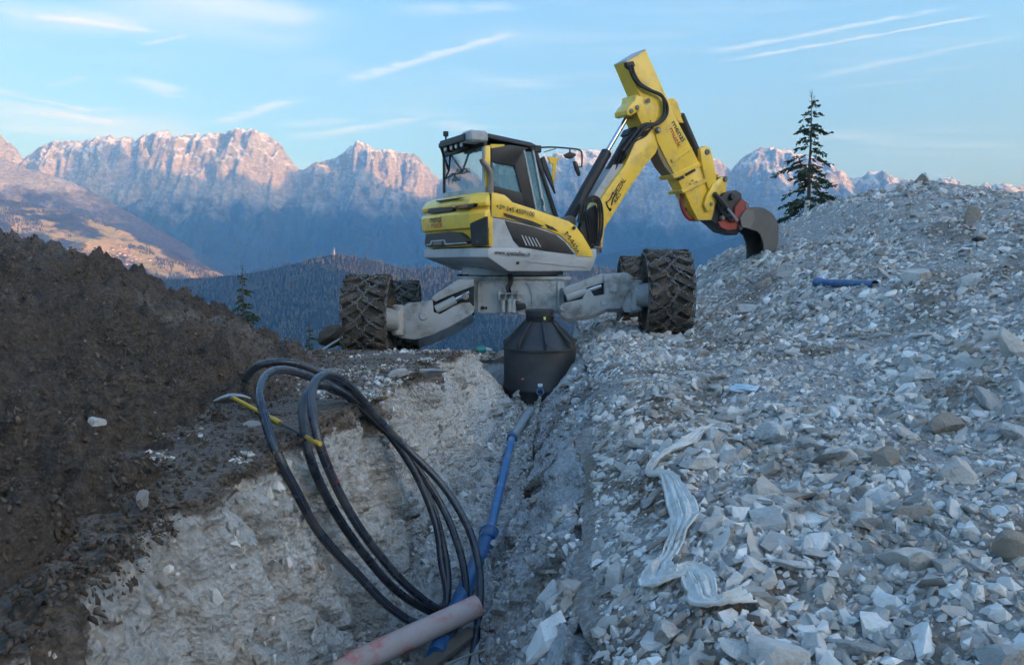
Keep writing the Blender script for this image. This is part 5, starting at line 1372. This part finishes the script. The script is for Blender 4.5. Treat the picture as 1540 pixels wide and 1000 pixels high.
# ------------------------------------------------------------------ tank, pipes, hose and tools
M_PE = mat('black_polyethylene', (0.028, 0.032, 0.042), 0.24, var=0.15, scale=4, dirt=(0.16, 0.14, 0.12), dirt_amt=0.38, dirt_scale=3.0)
M_TANK = mat('tank_plastic', (0.030, 0.031, 0.034), 0.45, var=0.2, scale=3, dirt=(0.15, 0.13, 0.115), dirt_amt=0.28, dirt_scale=2.2)
M_BLUE = mat('blue_pvc', (0.028, 0.115, 0.27), 0.34, var=0.15, scale=5, dirt=(0.30, 0.28, 0.26), dirt_amt=0.55, dirt_scale=5)
M_BLU2 = mat('dusty_blue_pvc', (0.06, 0.21, 0.44), 0.4, var=0.15, scale=6, dirt=(0.42, 0.42, 0.42), dirt_amt=0.9, dirt_scale=4.5)
M_GPIP = mat('grey_pvc', (0.34, 0.36, 0.38), 0.5, var=0.15, scale=6, dirt=(0.30, 0.27, 0.24), dirt_amt=0.5, dirt_scale=5)
def floor_pt(px, py, up):
    d = ray(px, py); d = d / d.y
    y = (-2.70 - 0.145 * 5.0 + up) / (d.z - 0.145)
    return d * y

def tank():
    c = Vector((.385, 10.95, 0)); z0, z1, z2, z3 = -2.25, -1.17, -.81, -.70
    r = empty('water_tank', c + ZV * z0, 'black plastic shaft tank with ribbed cone top standing in the trench end', 'tank')
    b = lathe('tank_body', [(0, z0), (.49, z0), (.50, z0 + .02), (.50, -1.75), (.506, -1.74), (.506, -1.70), (.50, -1.69), (.50, z1 - .03), (.512, z1 - .02), (.512, z1 + .005), (.49, z1 + .012)], c, M_TANK, r, 72)
    lathe('cone_top', [(.495, z1 + .01), (.47, z1 + .03), (.22, z2 - .01), (.20, z2)], c, M_TANK, r, 72)
    nk = lathe('neck', [(.195, z2 - .03), (.195, z3), (.205, z3 + .002), (.205, z3 + .045), (.19, z3 + .055), (0, z3 + .056)], c, M_TANK, r, 48)
    for k in range(10):
        z = z2 - .005 + k * .011
        lathe('thread', [(.195, z), (.2015, z + .003), (.195, z + .006)], c, M_TANK, nk, 48) if k < 8 else None
    for k in range(8):
        a = 2 * math.pi * (k + .18) / 8; u = Vector((math.cos(a), math.sin(a), 0)); v = Vector((-u.y, u.x, 0)) * .013
        q = [c + u * .505 + ZV * (z1), c + u * .515 + ZV * (z1 + .10), c + u * .44 + ZV * (z1 + .15), c + u * .215 + ZV * (z2 + .02), c + u * .195 + ZV * (z2 - .03)]
        bm = bmesh.new(); add_prism(bm, [p + v for p in q], [p - v for p in q]); bevel(bm, .004); from_bm('rib', bm, M_TANK, r, 30)
    # outlet low on the near side
    a = math.atan2(-1, -.02); u = Vector((math.cos(a), math.sin(a), 0)); q = c + u * .49 + ZV * (-1.71)
    o = cyl('outlet', q, q + u * .07, .055, M_BLUE, r, 24, .01); cyl('outlet_bore', q + u * .06, q + u * .072, .034, M_PE, o, 20)
    bm = bmesh.new(); add_box(bm, q + ZV * .085 + u * .03, Vector((-u.y, u.x, 0)) * .032, u * .012, ZV * .022); bevel(bm, .004); from_bm('outlet_tag', bm, M_WHT, o, 30)
    bm = bmesh.new(); q = c + Vector((.06, -.203, z2 + .055)); add_box(bm, q, (.014, 0, 0), (0, .006, 0), (0, 0, .020)); from_bm('sticker', bm, mat('sticker_yellow', (.75, .72, .25), .5), r)
    bm = bmesh.new(); q = c + u * .5 + Vector((-.22, .055, -1.55)); add_box(bm, q, (.028, .012, 0), (0, .006, 0), (0, 0, .010)); from_bm('paint_mark', bm, mat('mark_orange', (.55, .10, .05), .7), r)
tank()

def pipes():
    # blue water pipe along the trench floor
    a, b = floor_pt(656, 985, .10), floor_pt(735, 806, .09); c, d = floor_pt(770, 659, .07), floor_pt(798, 617, .09)
    r = empty('water_pipe', b, 'long blue water pipe with dusty upper length lying along the trench floor', 'pipe')
    cyl('lower_pipe', a, b, .066, M_BLUE, r, 28)
    u = (c - b).normalized()
    cyl('upper_pipe', b, c, .040, M_BLU2, r, 24)
    s = cyl('socket', b - u * .10, b + u * .05, .083, M_BLUE, r, 28, .012); cyl('socket_ring', b + u * .02, b + u * .055, .092, M_BLUE, s, 28, .01)
    s = cyl('coupling', c - u * .03, c + u * .05, .062, M_BLUE, r, 24, .01)
    cyl('end_pipe', c, d, .050, M_GPIP, r, 24)
    # grey clay pipe across the trench with red marks
    a, b = P(496, 1013, 4.75), P(718, 911, 5.36)
    m = mat('clay_pipe', (.60, .44, .39), .75, var=.2, scale=6, bump=.15, bscale=60, dirt=(.66, .15, .12), dirt_amt=.95, dirt_scale=5.5)
    u = (b - a).normalized()
    bm = bmesh.new()
    add_tube(bm, [a - u * .6, b], .079, 36, cap=False); add_tube(bm, [b, a - u * .6], .068, 36, cap=False)
    o = from_bm('drain_pipe', bm, m, None, 40); 
    tag(o, 'thick greyish pipe with red marks lying across the trench bottom', 'pipe')
    # board and stick beside it
    a, b = floor_pt(628, 1012, .10), floor_pt(712, 948, .14)
    x = (b - a).normalized(); y = ZV.cross(x).normalized()
    bm = bmesh.new(); add_box(bm, (a + b) / 2, x * (b - a).length / 2, y * .055, ZV * .016); bevel(bm, .003)
    tag(from_bm('board', bm, mat('wet_board', (.15, .115, .09), .85, var=.3, scale=14, bump=.3, bscale=50), None, 30), 'short brown board lying beside the thick pipe at the trench bottom', 'board')
    a, b = floor_pt(668, 1000, .17), floor_pt(737, 974, .20)
    tag(tube('stick', [a, (a + b) / 2 + ZV * .006, b], .009, mat('dry_stick', (.30, .27, .24), .85, var=.2), None, 7), 'thin pale stick under the black hose at the trench bottom', 'stick')
    # blue pipe end sticking out of the gravel heap
    a = march(1229, 432, heap_z); b = march(1316, 431, heap_z) + ZV * .02; a = a + ZV * .06; u = (b - a).normalized()
    bm = bmesh.new(); add_tube(bm, [a, a + u * .10, a + u * .16, b], lambda i: (.078, .078, .058, .058)[i], 32, cap=False); add_tube(bm, [b, a + u * .16, a + u * .10, a], lambda i: (.05, .05, .068, .068)[i], 32, cap=False)
    r0 = [v for v in bm.verts]
    bmesh.ops.bridge_loops(bm, edges=[e for e in bm.edges if len(e.link_faces) == 1 and all((v.co - a).length < .12 for v in e.verts)])
    pr = empty('pipe_piece', a, 'short blue pipe with socket end half buried in the gravel heap', 'pipe')
    from_bm('tube', bm, M_BLUE, pr, 40)
    cyl('socket_lip', a - u * .002, a + u * .022, .083, M_BLUE, pr, 32, .004) if False else None
pipes()

def hose():
    c = [(368, 571, 5.75), (380, 556, 5.70), (398, 547, 5.65), (434, 545, 5.70), (478, 559, 5.85), (525, 588, 6.0), (569, 628, 6.1), (607, 683, 6.15), (646, 750, 6.1), (668, 827, 5.95), (674, 880, 5.8), (668, 910, 5.7),
         (652, 921, 5.58), (598, 889, 5.38), (550, 836, 5.12), (506, 773, 4.92), (473, 707, 4.76), (458, 650, 4.80), (456, 612, 4.95), (463, 590, 5.12), (479, 580, 5.32), (502, 586, 5.55),
         (535, 604, 5.8), (578, 645, 6.0), (616, 688, 6.1), (665, 762, 6.12), (690, 824, 5.97), (700, 872, 5.82), (698, 906, 5.66), (676, 931, 5.48), (632, 938, 5.28),
         (588, 914, 5.15), (540, 866, 4.98), (482, 803, 4.70), (444, 736, 4.50), (413, 674, 4.46), (395, 616, 4.62), (391, 588, 4.80), (402, 564, 5.05), (425, 556, 5.28), (458, 564, 5.5), (502, 583, 5.72), (550, 617, 5.92), (592, 662, 6.02),
         (630, 722, 6.05), (656, 790, 5.98), (664, 846, 5.88), (672, 892, 5.76), (664, 917, 5.62),
         (617, 885, 5.30), (569, 832, 5.05), (526, 770, 4.85), (488, 690, 4.68), (471, 628, 4.72), (469, 594, 4.86), (476, 572, 5.02), (492, 564, 5.2), (515, 572, 5.42), (542, 598, 5.62), (572, 634, 5.78), (609, 672, 5.9), (664, 728, 5.92), (703, 791, 5.82), (721, 856, 5.62), (720, 928, 5.32), (711, 990, 5.02), (704, 1035, 4.8)]
    pts = catmull([P(*q) for q in c], 7)
    bm = bmesh.new(); add_tube(bm, pts, .0285, 16, cap=False)
    add_tube(bm, pts[:14][::-1], .023, 16, cap=False)
    ends = [e for e in bm.edges if len(e.link_faces) == 1 and all((v.co - pts[0]).length < .05 for v in e.verts)]
    bmesh.ops.bridge_loops(bm, edges=ends)
    r = empty('hose_coil', P(668, 920, 5.7), 'coiled thick black plastic pipe looped from the left bank into the trench', 'hose')
    h = from_bm('hose', bm, M_PE, r, 60)
    # thin blue stripe lines pressed into the wall of the pipe
    bm = bmesh.new(); n = len(pts)
    T = [(pts[min(i + 1, n - 1)] - pts[max(i - 1, 0)]).normalized() for i in range(n)]
    a = T[0].orthogonal().normalized(); line = []
    for i in range(n):
        a = (a - T[i] * a.dot(T[i])).normalized(); b = T[i].cross(a)
        line.append([pts[i] + (a * math.cos(k) + b * math.sin(k)) * .0278 for k in (0.6, 2.7, 4.7)])
    for k in range(3): add_tube(bm, [q[k] for q in line], .0018, 4, cap=False)
    from_bm('stripe', bm, mat('stripe_blue', (.06, .10, .22), .45), r, 60)
    i = min(range(n), key=lambda k: abs(pix(*pts[k])[0] - 490) + abs(pix(*pts[k])[1] - 700) + 40 * abs(pts[k].y - 4.72))
    cyl('red_mark', pts[i - 2], pts[i + 2], .0289, mat('mark_red', (.30, .05, .04), .7), r, 16)
hose()

def pick():
    hd = march(349, 603, soil_z); hd = hd - ray(349, 603) * .05 / ray(349, 603).y * 1.0 + ZV * .03
    end = P(482, 668, 4.60)
    ax = (end - hd); L = ax.length; u = ax / L
    r = empty('pickaxe', hd, 'pickaxe with yellow handle lying on the soil across the black hose', 'pickaxe')
    m1 = mat('pick_yellow', (.72, .42, .03), .5, var=.15, dirt=(.2, .16, .12), dirt_amt=.5); m2 = mat('pick_dark', (.10, .10, .11), .5, .4, var=.3)
    def ov(name, s0, s1, ra, m):
        a, b = hd + u * L * s0, hd + u * L * s1
        return cyl(name, a, b, ra, m, r, 14, .006)
    ov('handle', 0.02, .58, .0145, m1); ov('handle_shaft', .57, .88, .009, m2); ov('handle_grip', .87, 1.0, .0145, m1); ov('handle_collar', .53, .60, .018, m1)
    a, b = P(321, 603, hd.y - .05), P(377, 599, hd.y + .05)
    mid = hd
    bm = bmesh.new(); pts = catmull([a, a.lerp(mid, .55) + ZV * .012, mid + ZV * .01, b.lerp(mid, .5) + ZV * .012, b], 5); n = len(pts)
    add_tube(bm, pts, lambda i: .004 + .014 * math.sin(math.pi * (i + .6) / (n + .2)) ** .8, 8)
    from_bm('pick_head', bm, mat('pick_steel', (.40, .40, .42), .4, .7, var=.2, dirt=(.2, .17, .14), dirt_amt=.4), r, 50)
    bm = bmesh.new(); add_box(bm, mid + ZV * .005, u * .028, u.cross(ZV).normalized() * .026, ZV * .018); bevel(bm, .006); from_bm('eye', bm, MATS['pick_steel'], r, 30)
pick()

def fabric():
    c = [(1098, 660, .5), (1072, 656, .9), (1048, 668, .6), (1024, 682, 1.1), (1000, 694, .8), (985, 707, .45), (976, 723, .35), (1000, 727, .7), (1012, 745, .9), (1022, 770, 1.15), (1028, 795, 1.05), (1018, 822, .8), (1008, 848, .7), (990, 868, 1.0), (988, 886, 1.2), (1015, 882, .6), (1038, 878, .8), (1052, 898, 1.2), (1062, 918, 1.0), (1088, 925, .6), (1126, 914, .8)]
    pts = []
    for x, y, w in c:
        p = march(x, y, heap_z); pts.append((p, w))
    P3 = catmull([p for p, _ in pts], 8); n = len(P3)
    wid = np.interp(np.linspace(0, len(pts) - 1, n), np.arange(len(pts)), [w for _, w in pts])
    K = 25; V = []; rr = np.random.default_rng(8)
    ph = np.cumsum(rr.normal(0, .07, n))
    for i, p in enumerate(P3):
        t = (P3[min(i + 1, n - 1)] - P3[max(i - 1, 0)]); t.z = 0; t.normalize(); s = Vector((-t.y, t.x, 0))
        for k in range(K):
            v = (k / (K - 1) - .5); w = .125 * wid[i] * (1 + .22 * float(vnoise(i * .16, 7.0 + (v > 0), 2.0)))
            fold = .020 * abs(math.sin(v * 10 + ph[i])) * (1.4 - wid[i] * .55) + .008 * abs(math.sin(v * 23 + 1.7 * ph[i])) + .014 * float(vnoise(i * .13, v * 2.5, 3.0)) + .012 * abs(float(vnoise(i * .55, v * 7, 5.0))) + .006 * abs(float(vnoise(i * 1.3, v * 15, 8.0)))
            q = p + s * (v * w)
            hz = max(float(heap_z(np.array(q.x), np.array(q.y), False)), p.z - .03) + .014
            V.append((q.x, q.y, hz + .012 + fold + .012 * (1 - abs(v) * 1.6)))
    X = np.array(V).reshape(n, K, 3)
    m = mat('white_fleece', (.66, .635, .59), .9, var=.1, scale=20, bump=.3, bscale=120, dirt=(.40, .35, .28), dirt_amt=.6, dirt_scale=9)
    o = grid_mesh('fabric_strip', X[..., 0], X[..., 1], X[..., 2], m)
    shade(o.data, 28)
    md = o.modifiers.new('thickness', 'SOLIDIFY'); md.thickness = .0015
    tag(o, 'crumpled white fabric strip trailing over the stones of the gravel heap', 'fabric')
    # pale blue plastic scrap
    p = march(1120, 590, heap_z); bm = bmesh.new(); bmesh.ops.create_icosphere(bm, subdivisions=3, radius=1)
    for v in bm.verts:
        k = 1 + .35 * float(vnoise(v.co.x * 2, v.co.y * 2, v.co.z * 2)); v.co = Vector((v.co.x * .13 * k, v.co.y * .07 * k, v.co.z * .035 * k)) + p + ZV * .03
    tag(from_bm('plastic_scrap', bm, mat('pale_plastic', (.42, .55, .66), .25, var=.2, scale=14), None, 30), 'pale blue crumpled plastic scrap among the stones below the machine', 'plastic scrap')
    # teal canister with white neck next to the tank
    p = P(716, 527, 11.45); q = p + Vector((.13, .05, .01))
    r = empty('canister', p, 'small teal canister with white neck left behind the tank', 'canister')
    cyl('canister_body', p, q, .055, mat('teal_plastic', (.03, .30, .25), .4), r, 18, .015); cyl('canister_neck', q, q + Vector((.10, .04, -.01)), .035, M_WHT, r, 14, .012, r2=.02)
    p = P(764, 521, 11.5); bm = bmesh.new(); a = [p + Vector(k) for k in ((-.06, 0, -.05), (.06, 0, -.05), (.05, .02, .09))]; add_prism(bm, a, [k + Vector((.01, .05, 0)) for k in a]); bevel(bm, .006)
    tag(from_bm('plastic_offcut', bm, M_WHT, None, 30), 'white plastic offcut behind the left edge of the tank', 'plastic')
fabric()

# ------------------------------------------------------------------ boulders
def boulders():
    br = mat('brown_boulder', (.33, .275, .225), .9, var=.25, scale=3, bump=.6, bscale=18, spec=.2)
    pale = mat('pale_boulder', (.56, .525, .48), .9, var=.2, scale=3, bump=.6, bscale=18, dirt=(.27, .22, .175), dirt_amt=.6, dirt_scale=2.5, spec=.2)
    L = [(1440, 714, 82, 52, pale, 'large pale rounded boulder right of the fabric strip on the gravel heap'),
         (1335, 692, 36, 40, br, 'brown upright stone left of the large pale boulder'),
         (1384, 414, 58, 24, pale, 'flat pale slab lying right of the blue pipe end'),
         (1389, 270, 20, 20, br, 'lone block sitting on the crest of the gravel heap'),
         (1466, 326, 32, 30, br, 'rounded grey boulder high on the heap near its crest'),
         (1175, 986, 112, 66, pale, 'biggest pale boulder at the foot of the heap nearest the viewer'),
         (1392, 777, 80, 26, br, 'long brown slab below the large pale boulder'),
         (1528, 520, 44, 70, pale, 'tall grey block at the far right of the heap'),
         (1522, 828, 56, 62, br, 'dark brown boulder at the right foot of the heap'),
         (1375, 848, 108, 40, pale, 'long flat pale slab in the lower right of the heap'),
         (1092, 806, 34, 40, br, 'brown rounded stone beside the fabric strip'),
         (1272, 690, 48, 30, pale, 'pale angular block left of the brown upright stone'),
         (1356, 976, 40, 26, pale, 'bright white stone at the bottom of the picture right of the biggest boulder'),
         (1430, 640, 60, 34, br, 'tan wedge shaped rock above the large pale boulder'),
         (1050, 700, 60, 26, pale, 'pale stone just right of the folded fabric'),]
    for i, (x, y, w, h, m, lab) in enumerate(L):
        p = march(x, y + h * .28, heap_z); d = p.y
        me = rock_mesh(900 + i * 7, 12, .95, 4, .07); me.name = 'boulder'; me.materials.clear(); me.materials.append(m)
        sw, sh = w / 2 / FOC * d * 1.12, h / 2 / FOC * d * 1.25
        o = place_rock('boulder', me, (p.x, p.y + sw * .3, p.z + sh * .35), (sw, sw * .8, sh), None, (random.uniform(-.12, .12), random.uniform(-.2, .2), random.uniform(-.5, .5)))
        tag(o, lab, 'boulder', 'boulders on the gravel heap')
    for i, (x, y, w, h, lab) in enumerate([(214, 750, 24, 30, 'upright grey stone stuck in the soil heap above the trench lip'), (140, 634, 34, 20, 'pale stone lying on the dark soil heap'), (600, 562, 34, 15, 'pale flat stone on the left bank in front of the wheel'), (648, 560, 50, 18, 'white broken rock on the left lip before the tank'), (380, 640, 30, 16, 'grey stone beside the pickaxe handle')]):
        fn = (lambda X, Y, f=True: np.maximum(soil_z(X, Y, f), g_left(Y)))
        p = march(x, y + h * .3, fn); me = rock_mesh(1500 + i, 12, .9, 4, .07); me.name = 'boulder'; me.materials.clear(); me.materials.append(M_STONE_O)
        sw, sh = w / 2 / FOC * p.y * 1.1, h / 2 / FOC * p.y * 1.2
        tag(place_rock('boulder', me, (p.x, p.y + sw * .3, p.z + sh * .4), (sw, sw * .8, sh), None, (0, random.uniform(-.2, .2), random.uniform(-.5, .5))), lab, 'boulder', 'stones on the left bank')
boulders()

# ------------------------------------------------------------------ spruces
M_NEED = mat('spruce_needles', (.062, .085, .046), .8, var=.35, scale=2.0, island=.4, spec=.2)
M_BARK = mat('spruce_bark', (.13, .10, .085), .95, var=.3, scale=14, bump=.5, bscale=40)
def spruce(name, base, H, wid, levels, label, seed, dens=1.0, gaps=0.0, lean=(0, 0), lowbare=.12):
    g = np.random.default_rng(seed); base = Vector(base)
    r = empty(name, base, label, 'tree')
    ax = lambda f: base + Vector((lean[0] * f, lean[1] * f, H * f))
    bm = bmesh.new(); k = 14; add_tube(bm, [ax(i / k) + Vector((g.normal() * .01, g.normal() * .01, 0)) for i in range(k + 1)], lambda i: max(.006, .016 * H * (1 - i / k) ** .85), 8)
    from_bm('trunk', bm, M_BARK, r, 60)
    br = bmesh.new(); co, fc = [], []
    def needle(p, d, L, w):
        s = d.cross(Vector((g.normal(), g.normal(), g.normal()))).normalized() * w
        n = len(co); co.extend([p, p + d * L * .45 + s, p + d * L, p + d * L * .45 - s]); fc.append((n, n + 1, n + 2, n + 3))
    for i in range(levels):
        f = lowbare + (1 - lowbare - .05) * (i + .5 * g.random()) / levels
        if g.random() < gaps: continue
        prof = (1 - f) ** .8 * (1.0 + .25 * math.sin(i * 2.1))
        nb = 3 + int(5 * g.random())
        for b in range(nb):
            a = 6.283 * (b + .7 * g.random()) / nb; L = wid * prof * g.uniform(.45, 1.3)
            if L < .05: L = .05
            o = ax(f + g.uniform(-.03, .03)); u = Vector((math.cos(a), math.sin(a), 0))
            pts = [o]
            for s in range(1, 7):
                q = s / 6; pts.append(o + u * L * q + ZV * (L * (.16 * q - .62 * q * q + .16 * q ** 4) * g.uniform(.6, 1.3)) + ZV * (.25 * L * q * max(0, f - .6)))
            add_tube(br, pts, lambda j: .0022 * H * (1 - f) * (1 - j / 7) + .0025, 4, cap=False)
            nt = max(5, int(dens * 46 * L / max(wid, .3)))
            for t in range(nt):
                q = g.random() ** .75 * .96 + .04; j = min(5, int(q * 6)); p = pts[j].lerp(pts[j + 1], q * 6 - j)
                side = Vector((-u.y, u.x, 0)) * (1 if g.random() < .5 else -1)
                d = (u * g.uniform(.4, 1) + side * g.uniform(.2, 1.1) * (1 - .4 * q) - ZV * g.uniform(.0, .6)).normalized()
                tl = L * .30 * (1.1 - .6 * q) * g.uniform(.6, 1.2) + .03
                for s in range(4):
                    pp = p + d * tl * s / 4; dd = (d + Vector((g.normal(), g.normal(), g.normal())) * .35 - ZV * .15).normalized()
                    needle(pp, dd, tl * .42 + .02, .0055 * H ** .6 + .003)
    for s in range(26):
        p = ax(.93 + .07 * g.random()); needle(p, Vector((g.normal() * .5, g.normal() * .5, .7)).normalized(), .03 * H ** .7 + .02, .006)
    off = np.array(base[:])
    raw_mesh('crown', np.array([c[:] for c in co]) - off, np.array(fc), M_NEED, parent=r)
    from_bm('branches', br, M_BARK, r, 60)['kind'] = 'stuff'
    return r
t = P(1222, 139, 18.0); spruce('spruce_tree', (t.x - .02, 18.0, -1.75), t.z + 1.75, 1.22, 36, 'sparse spruce standing against the sky behind the gravel heap', 5, 1.0, .14, (.02, 0), .26)
t = P(364, 401, 27.0); spruce('spruce_tree', (t.x, 27.0, -6.0), t.z + 6.0, 1.15, 34, 'slender dense spruce beyond the soil heap', 6, 1.3, .05)
t = P(465, 488, 21.0); spruce('spruce_tree', (t.x, 21.0, -4.4), t.z + 4.4, .5, 18, 'tiny spruce at the edge of the slope left of the wheel', 7, 1.2, .0)
a, b = P(1207, 332, 17.2), P(1215, 302, 17.4); a = Vector((a.x - .06, a.y, a.z - .9))
tag(cyl('stake', a, b, .055, mat('pale_wood', (.52, .49, .45), .8, var=.2), None, 10, .006), 'pale wooden stake at the foot of the sparse spruce', 'stake')
# board and brush heap behind the left wheel
a, b = P(494, 520, 13.2), P(517, 506, 13.5); x = (b - a).normalized(); y = Vector((0, 1, 0)); bm = bmesh.new(); add_box(bm, (a + b) / 2, x * .32, y * .06, x.cross(y).normalized() * .015); bevel(bm, .003)
tag(from_bm('plank', bm, MATS['pale_wood'], None, 30), 'pale plank leaning behind the left front wheel', 'plank')
me = rock_mesh(3001, 6, .8, 4, .25); me.name = 'soil_clump'; me.materials.clear(); me.materials.append(M_CLOD)
tag(place_rock('soil_clump', me, P(505, 506, 13.9), (.34, .3, .28)), 'brown clump of earth behind the left front wheel', 'earth clump')
